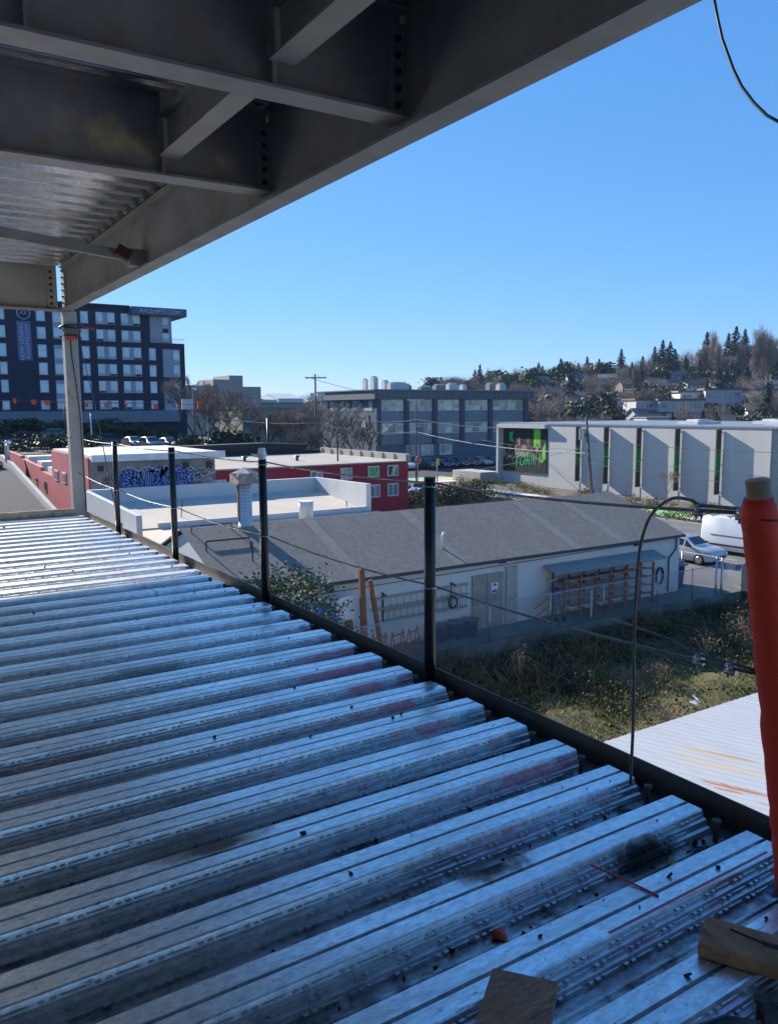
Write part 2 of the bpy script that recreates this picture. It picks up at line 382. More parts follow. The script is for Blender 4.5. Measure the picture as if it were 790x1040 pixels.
# guard cables
def sag(a, b, d, n=14):
    a, b = Vector(a), Vector(b)
    return [a.lerp(b, k/n) + Vector((0,0,-d*4*(k/n)*(1-k/n))) for k in range(n+1)]
def clampy(mb, p, d=(0.25,-.97,0)):
    p = Vector(p); d = Vector(d).normalized()
    mb.tube([p-d*.012, p+d*.012], .013, 8); mb.obox(p+Vector((0,0,-.014)), (.03,.03,.014), (0,0,.3))
    for s_ in (-1,1): mb.tube([p+Vector((s_*.012,0,-.03)), p+Vector((s_*.012,0,.012))], .004, 6)
rp = [(2.476,3.42,-.385)]
t = thing('guard_cable', 'upper wire rope strung along the guard posts to the orange wrapped post', 'cable', (2.47,7,-.4))
mb = MB(); pts = [(2.476,11.99,-.37)]
for y in (9.82,7.68,5.55,3.42): pts += sag(pts[-1], (2.476,y,-.385), .02, 6)[1:]
pts += sag(pts[-1], (1.985,1.30,-.285), .02, 8)[1:]
mb.tube(pts, .0055, 8); mb.build('wire_rope', m_cable, t, True)
E2 = Vector((1.99,1.30,-.285)); dC = (Vector((2.476,3.42,-.385))-E2).normalized()
for k in (.03,.20,):
    mb = MB(); clampy(mb, E2+dC*k, dC); mb.build('clamp', m_galv, t, True)
mb = MB(); a = E2+dC*.20
loop = [E2+dC*.02+Vector((0,0,.009)), E2+dC*.12+Vector((0,0,.009)), a+Vector((0,0,.010)), a+dC*.04+Vector((0,0,.022)), a+dC*.12+Vector((.0,0,.022)), a+dC*.2+Vector((0,0,-.02)), a+dC*.25+Vector((0,.0,-.09)), a+dC*.275+Vector((0,0,-.2)), a+dC*.285+Vector((0,0,-.45)), a+dC*.285+Vector((.01,0,-.7)), a+dC*.30+Vector((.02,.0,-.98))]
sm = []
for i in range(len(loop)-1):
    p0,p1,p2,p3 = loop[max(i-1,0)],loop[i],loop[i+1],loop[min(i+2,len(loop)-1)]
    for k in range(6):
        f = k/6; sm.append(.5*((2*p1)+(p2-p0)*f+(2*p0-5*p1+4*p2-p3)*f*f+(3*p1-p0-3*p2+p3)*f**3))
sm.append(loop[-1]); mb.tube(sm, .0055, 8); mb.build('loose_tail', m_cable, t, True)
t = thing('guard_cable', 'lower wire rope strung halfway up the guard posts along the deck edge', 'cable', (2.47,7,-.93))
mb = MB(); pts = [(2.476,11.99,-.86)]
for y in (9.82,7.68,5.55,3.42): pts += sag(pts[-1], (2.476,y,-.935), .03, 6)[1:]
pts += sag(pts[-1], (2.07,1.28,-.75), .02, 8)[1:]
mb.tube(pts, .0055, 8); mb.build('wire_rope', m_cable, t, True)
E3 = Vector((2.07,1.28,-.75)); dD = (Vector((2.476,3.42,-.935))-E3).normalized()
for k in (.13,.26):
    mb = MB(); clampy(mb, E3+dD*k, dD); mb.build('clamp', m_galv, t, True)
mb = MB(); mb.tube([E3+dD*.02+Vector((0,0,.009)), E3+dD*.28+Vector((0,0,.010)), E3+dD*.4+Vector((-.02,0,.045)), E3+dD*.62+Vector((-.06,0,.075))], .005, 8); mb.build('loose_tail', m_cable, t, True)
t = thing('guard_cable', 'wire rope crossing the far end of the deck into the grey column', 'cable', (-5,11.98,-.38))
mb = MB(); mb.tube(sag((-14,11.95,-.36),(2.40,11.98,-.37),.03,10), .0055, 8); mb.build('wire_rope', m_cable, t, True)
t = thing('brace_wire', 'thin dark wire slanting from the column collar down to the first guard post', 'wire', (2.5,11,-.5))
mb = MB(); mb.tube([(2.56,12.0,1.05),(2.55,11.2,.12),(2.47,9.88,TOP-.02)], .006, 6); mb.build('strand', m_cable, t)

# column with its wire collar
t = thing('steel_column', 'square grey steel column at the far corner holding up the overhead girder', 'column', (2.475,12.1,-10.4))
mb = MB(); mb.box(2.385,2.565,12.02,12.20,-10.4,1.374); mb.build('shaft', m_primel, t, bevel=.012)
mb = MB(); mb.box(2.30,2.62,11.95,12.27,TOP-.08,TOP-.05); mb.build('base_plate', m_primel, t)
t = thing('wire_collar', 'black wire rope collar with clips and orange rag wound round the column', 'collar', (2.475,12.1,1.1))
for z, d in ((1.185,.02),(1.15,-.01),(1.045,.0)):
    mb = MB(); mb.tube([(2.475+.125*math.copysign(abs(math.cos(a))**.5,math.cos(a)), 12.11+.125*math.copysign(abs(math.sin(a))**.5,math.sin(a)), z+d*math.cos(a)) for a in [k*math.pi/12 for k in range(25)]], .012, 8); mb.build('loop', m_rubber, t, True)
for x in (2.345,2.605):
    mb = MB(); mb.obox((x,12.0,1.06), (.05,.05,.06), (0,.2,.3)); mb.build('clip', m_galv, t)
mb = MB(); mb.box(2.37,2.58,11.985,12.015,1.03,1.14); mb.build('sleeve', M('grey sleeve', (.10,.10,.10), .7), t)
mb = MB(); mb.prism([(2.40,1.03),(2.54,1.04),(2.55,.99),(2.50,1.0),(2.47,.955),(2.43,.985),(2.40,.98)], 11.99, 12.01, 'y'); mb.build('rag', m_red, t)
t = thing('red_ribbon', 'red ribbon blowing out sideways from the column collar', 'ribbon', (2.6,12.0,1.18))
mb = MB(); mb.tube([(2.59,12.0,1.20),(2.66,11.98,1.165),(2.72,11.97,1.15),(2.78,11.97,1.135)], [.006,.008,.009,.016], 6); mb.build('strip', m_red, t)
t = thing('power_cable', 'thin black cord hanging down the face of the grey column', 'cord', (2.47,12,0))
mb = MB(); mb.tube([(2.46,12.005,1.0),(2.465,12.0,.75),(2.50,11.995,.4),(2.53,11.995,0),(2.535,11.995,-.5),(2.545,11.99,-1.4)], .007, 6); mb.build('strand', m_rubber, t, True)

# ------------------------------------------------------------------ steel overhead
def I_prof(c, z0, z1, bf, tf, tw):
    h = bf/2; w = tw/2
    return [(c-h,z0),(c+h,z0),(c+h,z0+tf),(c+w,z0+tf),(c+w,z1-tf),(c+h,z1-tf),(c+h,z1),(c-h,z1),(c-h,z1-tf),(c-w,z1-tf),(c-w,z0+tf),(c-h,z0+tf)]
def bolts(parent, pts, axis):
    for p in pts:
        mb = MB()
        d = Vector((0,-1,0)) if axis == 'y' else Vector((-1,0,0))
        p = Vector(p); mb.tube([p, p+d*.004], .019, 10); mb.tube([p+d*.004, p+d*.018], .0145, 6); mb.tube([p+d*.018, p+d*.026],[.009,.006], 8)
        mb.build('bolt', m_bolt, parent, True)
t = thing('spandrel_girder', 'deep grey steel girder overhead along the open edge against the sky', 'girder', (2.42,3,1.375))
mb = MB(); mb.prism(I_prof(2.42,1.375,2.045,.16,.018,.014), YD0, 12.18, 'y'); mb.build('girder_body', m_prime, t)
mb = MB(); mb.prism([(2.33,1.93),(2.412,1.93),(2.412,2.02),(2.405,2.02),(2.405,1.938),(2.33,1.938)], 5.4, 11.9, 'y'); mb.build('ledger_angle', m_primel, t)
t = thing('end_girder', 'deep grey steel girder overhead framing across into the column top', 'girder', (-5,12.1,1.375))
mb = MB(); mb.prism(I_prof(12.10,1.375,2.045,.16,.018,.014), -14, 2.335, 'x'); mb.build('girder_body', m_primel, t)
pl = MB(); pl.box(2.20,2.335,12.073,12.092,1.42,1.98); pl = pl.build('end_plate', m_primel, t)
bolts(pl, [(2.255,12.073,1.47+.085*k) for k in range(6)], 'y')
p2 = MB(); p2.box(2.385,2.412,11.86,12.01,1.42,1.98); p2 = p2.build('end_plate', m_prime, t)
bolts(p2, [(2.385,11.93,1.47+.085*k) for k in range(6)], 'x')
def add_spots(m, spots):
    """dried splashes of another colour at given places (x, z) of a steel face"""
    T = m.node_tree; N = T.nodes; L = T.links; b = N['Principled BSDF']; out = b.inputs['Base Color'].links[0].from_socket
    g = N.new('ShaderNodeNewGeometry'); s = N.new('ShaderNodeSeparateXYZ'); L.new(g.outputs['Position'], s.inputs[0])
    nz = N.new('ShaderNodeTexNoise'); nz.inputs['Scale'].default_value = 9; nz.inputs['Detail'].default_value = 9; nz.inputs['Roughness'].default_value = .75; L.new(g.outputs['Position'], nz.inputs['Vector'])
    def mt(op,a,c):
        n = N.new('ShaderNodeMath'); n.operation = op
        for i,q in enumerate((a,c)):
            if isinstance(q,(int,float)): n.inputs[i].default_value = q
            else: L.new(q, n.inputs[i])
        return n.outputs[0]
    for x,z,rx,rz_,c,amt in spots:
        dx = mt('MULTIPLY', mt('SUBTRACT', s.outputs['X'], x), 1/rx); dz = mt('MULTIPLY', mt('SUBTRACT', s.outputs['Z'], z), 1/rz_)
        d = mt('ADD', mt('ADD', mt('MULTIPLY',dx,dx), mt('MULTIPLY',dz,dz)), mt('MULTIPLY', mt('SUBTRACT', nz.outputs['Fac'], .5), 4.5))
        r = N.new('ShaderNodeMapRange'); r.inputs['From Min'].default_value = 1.1; r.inputs['From Max'].default_value = -.2; r.inputs['To Max'].default_value = amt; L.new(d, r.inputs['Value'])
        mx = N.new('ShaderNodeMix'); mx.data_type = 'RGBA'; L.new(r.outputs[0], mx.inputs['Factor']); L.new(out, mx.inputs['A']); mx.inputs['B'].default_value = (*c,1); out = mx.outputs['Result']
    L.new(out, b.inputs['Base Color'])
m_splash = m_prime.copy(); add_spots(m_splash, [(1.36,1.66,.17,.13,(.58,.46,.28),.85),(1.62,1.62,.12,.09,(.52,.42,.26),.7),(1.12,1.70,.10,.10,(.5,.42,.3),.5),(2.12,1.62,.10,.06,(.55,.42,.24),.7),(.9,1.75,.12,.06,(.3,.27,.22),.35)])
def beam(y, lab, visible):
    t = thing('floor_beam', lab, 'beam', (-5,y,1.45), 0, 'beams under the upper deck')
    mb = MB(); mb.prism(I_prof(y,1.45,1.965,.165,.016,.012), -14, 2.395, 'x'); mb.build('beam_body', m_splash if y == 5.25 else m_prime, t)
    mb = MB(); mb.box(2.315,2.41,y-.028,y-.0065,1.47,1.905); tab = mb.build('shear_tab', m_prime, t)
    if visible: bolts(tab, [(2.365,y-.028,1.52+.078*k) for k in range(5)], 'y')
    mb = MB(); mb.box(1.66,1.675,y-.075,y-.0065,1.467,1.947); mb.build('stiffener', m_prime, t)
    mb = MB(); mb.box(.62,.635,y-.075,y-.0065,1.467,1.947); mb.build('stiffener', m_prime, t)
beam(5.25, 'grey beam overhead with dried tan splashes on its web, farther of the two crossing beams', True)
beam(3.62, 'grey beam overhead with clean bolted end, the one above the tall black guard post', True)
for y in (1.99,.36,-1.27,-2.9,-4.5): beam(y, 'grey beam overhead at the near end of the storey', False)
def blocking(y0, y1, lab):
    t = thing('bridging_beam', lab, 'beam', (1.70,(y0+y1)/2,1.56), 0, 'short bridging pieces between beams')
    mb = MB(); mb.prism(I_prof(1.70,1.56,1.80,.13,.010,.008), y0, y1, 'y'); mb.build('beam_body', m_primel, t)
blocking(3.72, 5.16, 'short grey steel piece joining the clean bolted beam to the splashed beam')
blocking(2.09, 3.53, 'short grey steel piece overhead crossing toward the top of the frame from the bolted beam')
t = thing('kicker_brace', 'slim grey angle brace sloping up from the girder under the ribbed soffit', 'brace', (2.3,8.2,1.48))
mb = MB(); mb.beam((2.29,8.2,1.49),(-6,6.83,1.99), .05, .09); mb.build('bar', m_prime, t)
mb = MB(); mb.box(2.25,2.411,8.14,8.27,1.40,1.56); mb.build('gusset', m_prime, t)
mb = MB(); mb.beam((2.24,8.08,1.47),(2.12,8.09,1.53), .10, .10); mb.build('sleeve', M('rusty sleeve', (.07,.03,.02), .8), t)
t = thing('hanging_cable', 'black cable drooping free from the overhead structure against the sky', 'cable', (2.9,2,1.5))
mb = MB(); mb.tube([(2.52,2.35,2.1),(2.75,2.24,1.85),(2.9,2.165,1.60),(2.9,2.14,1.50),(2.9,2.115,1.415),(2.9,2.06,1.285),(2.9,2.02,1.21),(2.9,1.965,1.135),(2.9,1.91,1.075),(2.9,1.85,1.03),(2.9,1.7,.97),(2.9,1.4,.97),(2.7,1.0,1.2)], .006, 8); mb.build('strand', m_rubber, t, True)
# own building below and behind: edge beams, columns, lower floors
t = thing('lower_edge_beam', 'dark steel beam carrying the edge of the ribbed deck', 'beam', (2.4,0,-1.9))
mb = MB(); mb.prism(I_prof(2.39,-2.05,TOP-.107,.18,.018,.014), YD0, 12.0, 'y'); mb.build('beam_body', m_prime, t)
mb = MB(); mb.box(-14,2.45,YD0,12.0,-6.0,-5.8); struct(mb, 'lower_floor', M('lower floor', (.3,.3,.3), .9))

# ------------------------------------------------------------------ things lying on the deck
t = thing('plywood_scrap', 'grey brown square plywood offcut lying on the deck ribs', 'wood scrap', (1.2,1.36,TOP+.012))
mb = MB(); mb.obox((1.147,1.28,TOP+.0125), (.34,.164,.021), (0,.02,R(38.5))); mb.build('board', m_wood, t, bevel=.003)
t = thing('timber_board', 'brown timber board with a dark knot lying by the orange wrapped post', 'wood scrap', (1.85,1.1,TOP+.03))
mb = MB(); mb.obox((1.872,1.055,TOP+.021), (.42,.135,.038), (0,.0,R(-62))); mb.build('board', m_wood2, t, bevel=.004)
mb = MB(); mb.obox((1.845,1.155,TOP+.0402), (.09,.008,.003), (0,0,R(-75))); mb.obox((1.862,1.10,TOP+.0402), (.035,.018,.003), (0,0,R(-60))); mb.build('knot', M('knot', (.02,.013,.01), .8), t)
t = thing('orange_cap', 'small crumpled orange plastic cap lying in a deck valley', 'cap', (1.41,1.57,TOP-.07))
mb = MB(); mb.tube([(1.405,1.625,TOP-.070),(1.408,1.626,TOP-.062),(1.418,1.622,TOP-.055)], [.027,.025,.008], 9); mb.build('shell', M('orange plastic', (.75,.10,.02), .45), t, True)
t = thing('steel_bar', 'dark red painted bar lying along a deck valley', 'bar', (.3,3.25,TOP-.06))
mb = MB(); mb.beam((-.9,3.425,TOP-.055),(.78,3.44,TOP-.060), .034, .026); mb.build('bar', M('dark red paint', (.30,.012,.02), .55), t)
t = thing('red_tie', 'thin broken red plastic tie lying across two ribs', 'tie', (1.83,1.52,TOP+.005))
mb = MB(); mb.tube([(1.80,1.66,TOP+.004),(1.82,1.56,TOP+.006),(1.845,1.44,TOP+.003),(1.843,1.432,TOP-.012)], .0035, 6); mb.build('strand', m_red, t)
t = thing('red_rod', 'slim pinkish red rod lying in a rib groove near the board', 'rod', (2.0,1.42,TOP))
t2 = MB(); t2.tube([(1.60,1.403,TOP-.003),(2.33,1.408,TOP-.003)], .006, 8); t2.build('rod', M('faded red paint', (.60,.17,.16), .55), t)
t = thing('black_strap', 'black rubber strap curled on the deck below the timber board', 'strap', (1.6,.98,TOP))
mb = MB(); mb.tube([(1.40,1.01,TOP+.012),(1.48,1.035,TOP+.02),(1.56,1.02,TOP+.02),(1.62,.97,TOP+.012)], .012, 8); mb.build('strand', m_rubber, t, True)
# loose grit, welding slag and leaves nobody could count
mb = MB()
for k in range(1500):
    i = random.randrange(1, 34); y = 11.62 - .305*i + .012 + random.random()*.09 if random.random() < .8 else random.uniform(1,9)
    x = 2.38 - abs(random.gauss(0, .75)) if random.random() < .7 else random.uniform(-1.5, 2.35)
    inv = (y - YD0) % .305
    z = TOP-.074 if inv < .108 else TOP+.0015 if (.155 < inv < .198 or .23 < inv < .27) else None
    if z is None: continue
    s_ = random.choice((.003,.004,.005,.008,.011)); mb.obox((x,y,z+s_*.3), (s_*random.uniform(.7,2.2), s_, s_*.6), (random.random(),random.random(),random.random()*3))
tag(mb.build('debris', M('dark grit', (.03,.027,.024), .9, 0, .6, 50)), kind='stuff')
for (x, y, a, l, lab) in ((2.16,1.56,.35,.14,'short dark offcut of angle iron in the scorched deck valley'), (1.05,2.12,.12,.10,'small bent dark steel clip lying on the deck by a brown stain'), (2.1,1.585,.5,.05,'small brass coloured nut lying in the scorched valley')):
    t = thing('metal_scrap', lab, 'scrap', (x,y,TOP-.06))
    mb = MB(); mb.obox((x,y,TOP-.058), (l,.018,.012), (0,0,a)); mb.obox((x,y+.012,TOP-.054), (l,.005,.02), (0,0,a)); mb.build('offcut', m_edge if 'brass' not in lab else M('brass', (.35,.2,.06), .5, .7), t)
# ------------------------------------------------------------------ ground
ZG = -9.6; YAW = R(32.6); SY, CY = math.sin(YAW), math.cos(YAW)
def crest(s): return interp(s, (-.6,-.3,-.1,.067,.176,.274,.371,.45,.55,.8), (-3,0,2,7.5,13,16,18,21,25,28))
def gz(x, y):
    rise = interp(y, (20,60,82,93,150), (-9.6,-7.95,-5.5,-4.7,-2.8))
    wx = lerp(1-smooth(x,9,11.5), 1-smooth(x,lerp(18,29,smooth(y,78,92)),lerp(48,54,smooth(y,78,92))), smooth(y,52,60))
    z = lerp(ZG, rise, wx if y > 12 else 0)
    D = x*SY + y*CY; r = x*CY - y*SY
    if D > 150:
        t = smooth(D, 185, 520); z = lerp(z, crest(r/D) + 3*math.sin(x*.03)*t + 2*math.sin(y*.045+1)*t, t)
    if 2.6 < x < 37.9 and y < 25.28: z = -10.75
    return z
def line(vals): return sorted(set(vals))
XS = line([-4000,-1500,-600,-200,-80,-40,-20,-8,-2,1,2.5,2.7,5,7.3,7.5,7.7,7.9,8.1,8.3,10,14,18,22,25,28,31,34,37,37.8,37.92,39,41,45,50,55,60,66,72,80,90,100,120,140,160]+list(range(180,1000,24))+[1000,1400,2500,5000])
YS = line([-3000,-800,-200,-60,-20,0,6,12,12.1,15,18,21,24,25.27,25.29,27,30,34,38,42,43,45,47,49,52,54,56,58,61,65,70,76,79,82,85,88,91,95,100,110,120,135,150]+list(range(165,700,24))+[720,800,1000,1500,3000,6000])
mb = MB(); V = [(x,y,gz(x,y)) for y in YS for x in XS]; nx = len(XS)
mb.add(V, [(j*nx+i, j*nx+i+1, (j+1)*nx+i+1, (j+1)*nx+i) for j in range(len(YS)-1) for i in range(nx-1)])
m_ground = M('ground soil and grass', (.055,.052,.036), .95, 0, .45, .35, .3, 3, .2, stain=(.05,.06,.03), sscale=.08, samt=.9)
struct(mb, 'ground', m_ground)
# yard with uneven soil between the shed roof and the warehouse
mb = MB(); n = 60; ys = [8 + 17.2*k/50 for k in range(51)]; xs = [2.8 + 34.9*k/70 for k in range(71)]
def yz(x,y): return -10.4 + .12*math.sin(x*.9+y*.5)+.09*math.sin(y*1.7-x*.6)+.05*math.sin(x*3.1)*math.sin(y*2.7)
mb.add([(x,y,yz(x,y)) for y in ys for x in xs], [(j*71+i,j*71+i+1,(j+1)*71+i+1,(j+1)*71+i) for j in range(50) for i in range(70)])
struct(mb, 'yard', M('yard soil', (.10,.08,.05), .95, 0, .4, 1.2, .5, 9, .2, stain=(.11,.12,.035), sscale=.45, samt=.9), smoothed=True)
m_asph = M('asphalt', (.055,.055,.057), .9, 0, .25, 1.5, .2, 50, .3)
m_asphl = M('worn pale asphalt', (.16,.155,.15), .9, 0, .2, .6, .2, 40, .3, stain=(.10,.10,.10), sscale=.4, samt=.6)
m_conc = M('concrete', (.42,.41,.385), .85, 0, .12, .8, .15, 20, .3, stain=(.30,.29,.27), sscale=.5, samt=.5)
m_concd = M('dark concrete', (.16,.16,.15), .9, 0, .25, .8, .2, 14, .3, stain=(.06,.075,.03), sscale=.9, samt=.85)
mb = MB(); mb.box(41,57,-60,58,ZG-.2,ZG+.006); struct(mb, 'road', m_asphl)
mb = MB(); mb.box(57.15,69.0,-60,86,ZG-.2,ZG+.012); struct(mb, 'verge', M('planting soil', (.12,.10,.07), .95, 0, .3, .8, .4, 8))
mb = MB(); mb.box(57,57.14,-60,86,ZG-.2,ZG+.13); struct(mb, 'kerb', m_conc)
mb = MB(); mb.box(57.2,110,86,115,ZG-.2,ZG+.008); struct(mb, 'parking_lot', m_asph)
mb = MB(); mb.box(35.32,41,25.3,60,ZG-.2,ZG+.004); struct(mb, 'parking_pad', m_asphl)
mb = MB(); mb.box(24.2,41,-60,11.5,-10.72,-10.35); mb.box(2.7,24.1,-60,-12,-10.72,-10.35); mb.box(-60,2.6,-90,-12.2,-10.72,-10.35); struct(mb, 'added_bounce_ground', M('pale bounce gravel', (.38,.35,.31), .95, 0, .25, 3, .4, 12))  # pale ground added out of view to bounce warm light onto the steel
# painted footpath beside the grey building: broad bands of colour
pc = [('white',(.75,.74,.72)),('pink',(.75,.33,.42)),('yellow',(.72,.62,.16)),('green',(.22,.55,.20)),('blue',(.30,.42,.62)),('white',(.75,.74,.72)),('pink',(.75,.33,.42))]
pm = [M('path paint '+n_, c_, .8, 0, .12, 2) for n_, c_ in pc]
mb = MB(); y = 86; k = 0
while y > -10:
    L_ = random.choice((2.2,3.5,5)); mb.mi = k % len(pm) if random.random() < .7 else 0
    mb.box(59.2,62.2,max(-10,y-L_),y-.002,ZG-.1,ZG+.03); y -= L_; k += 1
struct(mb, 'footpath', pm)
mb = MB(); mb.mi = 0
for k in range(5): mb.mi = k % 7; mb.box(60+.1, 69, 86.2+k*1.5, 86.2+k*1.5+1.4, ZG-.1, ZG+.016)
struct(mb, 'crossing', pm)
mb = MB(); ys = [95+3*k for k in range(19)]; xs = [-30+6.5*k for k in range(13)]
mb.add([(x,y,gz(x,y)+.05) for y in ys for x in xs], [(j*13+i,j*13+i+1,(j+1)*13+i+1,(j+1)*13+i) for j in range(18) for i in range(12)])
struct(mb, 'hill_lot', m_asph)
# gravel lane climbing away past the red wall
mb = MB(); ys = list(range(13,91,2)); m_grav = M('dark gravel', (.085,.085,.088), .95, 0, .55, 9, .9, 14, .2, stain=(.28,.27,.26), sscale=5, samt=.15)
K2 = 1.425
def lane_z(y): return K2*interp(y/K2, (12,42.4,57.5,64), (-8.0,-5.35,-3.62,-3.3))
mb.add([(x,y,lane_z(y)+.03*math.sin(y*3+x)) for y in ys for x in (-30,-10,0,5,10.8)], [(j*5+i,j*5+i+1,(j+1)*5+i+1,(j+1)*5+i) for j in range(len(ys)-1) for i in range(4)])
struct(mb, 'gravel_lane', m_grav)
def rescale(o, k):
    o.location = Vector(o.location)*k; o.scale = (k,k,k)
t = thing('lane_wall', 'pale concrete wall with sloping top between the gravel lane and the red wall', 'wall', (7.75,40,-9))
mb = MB(); P = [(20,-9.6),(62,-9.6),(62,-2.95),(57.5,-3.23),(42.4,-5.06),(20,-7.6)]; mb.prism(P, 7.6, 7.82, 'x'); mb.build('wall_body', m_conc, t); rescale(t, K2)

# ------------------------------------------------------------------ white steel roof beside the deck
t = thing('shed', 'low shed with white ribbed metal roof and rust streaks right below the deck edge', 'shed', (12,3,-10.4))
m_wr = M('white roof sheet', (.43,.44,.45), .5, 0, .07, 1.5, .05, 30, .5, stain=(.46,.40,.33), sscale=.7, samt=.15, stretch=(4,.6,1))
RUST = [(11.17,7.27,.085,.62,(.40,.15,.06)),(11.22,6.42,.075,.40,(.40,.16,.07)),(11.0,7.30,.05,.22,(.45,.15,.05)),(12.0,8.25,.12,.75,(.50,.40,.28)),(11.65,7.95,.20,.85,(.50,.43,.33)),(12.15,8.05,.05,.6,(.40,.28,.17))]
def rust_nodes(m):
    T = m.node_tree; N = T.nodes; L = T.links; b = N['Principled BSDF']; out = b.inputs['Base Color'].links[0].from_socket
    g = N.new('ShaderNodeNewGeometry'); s = N.new('ShaderNodeSeparateXYZ'); L.new(g.outputs['Position'], s.inputs[0])
    nz = N.new('ShaderNodeTexNoise'); nz.inputs['Scale'].default_value = 7; nz.inputs['Detail'].default_value = 8; mp = N.new('ShaderNodeMapping'); mp.inputs['Rotation'].default_value = (0,0,R(22.8)); mp.inputs['Scale'].default_value = (2.6,.30,1); L.new(g.outputs['Position'], mp.inputs[0]); L.new(mp.outputs[0], nz.inputs['Vector'])
    def mt(op,a,c):
        n = N.new('ShaderNodeMath'); n.operation = op
        for i,q in enumerate((a,c)):
            if isinstance(q,(int,float)): n.inputs[i].default_value = q
            else: L.new(q, n.inputs[i])
        return n.outputs[0]
    for x,y,rx,ry,c in RUST:
        dx = mt('MULTIPLY', mt('SUBTRACT', mt('ADD', s.outputs['X'], mt('MULTIPLY', mt('SUBTRACT', s.outputs['Y'], y), .42)), x), 1/rx); dy = mt('MULTIPLY', mt('SUBTRACT', s.outputs['Y'], y), 1/ry)
        d = mt('ADD', mt('ADD', mt('MULTIPLY',dx,dx), mt('MULTIPLY',dy,dy)), mt('MULTIPLY', mt('SUBTRACT', nz.outputs['Fac'], .5), 2.2))
        r = N.new('ShaderNodeMapRange'); r.inputs['From Min'].default_value = 1.1; r.inputs['From Max'].default_value = .1; L.new(d, r.inputs['Value'])
        mx = N.new('ShaderNodeMix'); mx.data_type = 'RGBA'; L.new(r.outputs[0], mx.inputs['Factor']); L.new(out, mx.inputs['A']); mx.inputs['B'].default_value = (*c,1); out = mx.outputs['Result']
    L.new(out, b.inputs['Base Color'])
rust_nodes(m_wr)
mb = MB(); xs = []; x = 3.2
while x < 24: xs += [(x,-6.0),(x+.03,-5.992),(x+.07,-5.992),(x+.10,-6.0)]; x += .2
xs.append((x,-6.0)); ys = (-6, 9.72); mb.add([(x-.42*(y-9.72),y,z) for y in ys for x,z in xs], [(i,i+1,len(xs)+i+1,len(xs)+i) for i in range(len(xs)-1)])
me = bpy.data.meshes.new('roof'); me.from_pydata(mb.v, [], mb.f); me.materials.append(m_wr); o = bpy.data.objects.new('roof', me); COL.objects.link(o); o.parent = t; o.location = -Vector(t.location)
mb = MB(); mb.box(6.4,23.8,-5.8,9.55,-10.7,-6.06); mb.build('wall', M('shed wall', (.5,.5,.48), .7), t)
mb = MB(); mb.box(6.2,24,9.56,9.70,-6.16,-6.03); mb.build('gutter', m_galv, t)

# ------------------------------------------------------------------ white walled warehouse
YW = 27.04; ZE = -6.48; YR = 31.8; ZR = -4.80; XA, XB = 10.45, 35.32
t = thing('warehouse', 'long low white walled warehouse with grey felt roof behind the brambles', 'warehouse', (22,29,ZG))
WHT = t
m_wall = M('pale blue white siding', (.58,.585,.57), .65, 0, .07, .7, .08, 12, .4, stain=(.50,.52,.52), sscale=.6, samt=.4)
m_wall2 = M('gable wall', (.62,.62,.62), .7, 0, .08, .7)
mb = MB(); mb.prism([(YW,ZG-.2),(36.56,ZG-.2),(36.56,ZE-.10),(YR,ZR-.12),(YW,ZE-.10)], XA+.02, XB-.02, 'x'); mb.build('wall', m_wall, t)
m_felt = M('grey roofing felt', (.225,.20,.172), .95, 0, .24, 7, .35, 14, .2, stain=(.28,.25,.215), sscale=.9, samt=.5, stretch=(1,.6,.6))
mb = MB(); nx_, ny_ = 60, 12
for j in range(ny_+1):
    for i in range(nx_+1):
        f = j/ny_; x = lerp(XA-.12, XB+.12, i/nx_); y = lerp(YW-.22, YR+.1, f); z = lerp(ZE-.075, ZR+.035, f)
        mb.v.append((x,y,z))
for j in range(ny_):
    for i in range(nx_): mb.f.append([j*(nx_+1)+i, j*(nx_+1)+i+1, (j+1)*(nx_+1)+i+1, (j+1)*(nx_+1)+i]); mb.m.append(0)
mb.build('roof', m_felt, t)
mb = MB(); mb.add([(XA-.12,YR+.1,ZR+.034),(XB+.12,YR+.1,ZR+.034),(XB+.12,36.8,ZE-.075),(XA-.12,36.8,ZE-.075),(XA-.12,YR+.1,ZR-.03),(XB+.12,YR+.1,ZR-.03),(XB+.12,36.8,ZE-.14),(XA-.12,36.8,ZE-.14)], [(0,1,2,3),(7,6,5,4),(0,3,7,4),(1,5,6,2),(3,2,6,7)]); mb.build('roof', m_felt, t)
m_fas = M('dark fascia', (.05,.06,.07), .6)
mb = MB(); mb.box(XA-.14,XB+.14,YW-.25,YW-.20,ZE-.22,ZE-.07); mb.build('fascia', m_fas, t)
mb = MB(); mb.box(XA-.10,XB+.10,YW-.20,YW+.0,ZE-.20,ZE-.17); mb.build('soffit', m_wall2, t)
# seams running along the roof and paler strips up the slope
for k in (.2,.5,.8):
  mb = MB(); y = lerp(YW,YR,k); z = lerp(ZE,ZR,k); mb.beam((XA,y,z-.016),(XB,y,z-.016), .07, .008); mb.build('roof_seam', M('tar seam', (.06,.058,.055), .9), t)
m_felt2 = M('pale roof strip', (.255,.23,.20), .95, 0, .2, 2, .5, 16)
for x in (15.6,20.6,27.5,30.6):
    mb = MB(); mb.add([(x,YW-.2,ZE-.066),(x+.55,YW-.2,ZE-.066),(x+.75,YR,ZR+.042),(x+.2,YR,ZR+.042)], [(0,1,2,3)]); mb.build('roof_strip', m_felt2, t)
m_door = M('bare metal door', (.30,.28,.25), .5, .1, .2, 2, .1, 30)
mb = MB(); mb.box(21.5,23.25,YW-.07,YW-.005,ZG,-7.17); d = mb.build('door', m_door, t)
mb = MB(); mb.box(22.32,22.34,YW-.075,YW-.0705,ZG,-7.2); mb.build('leaf_gap', m_black, d)
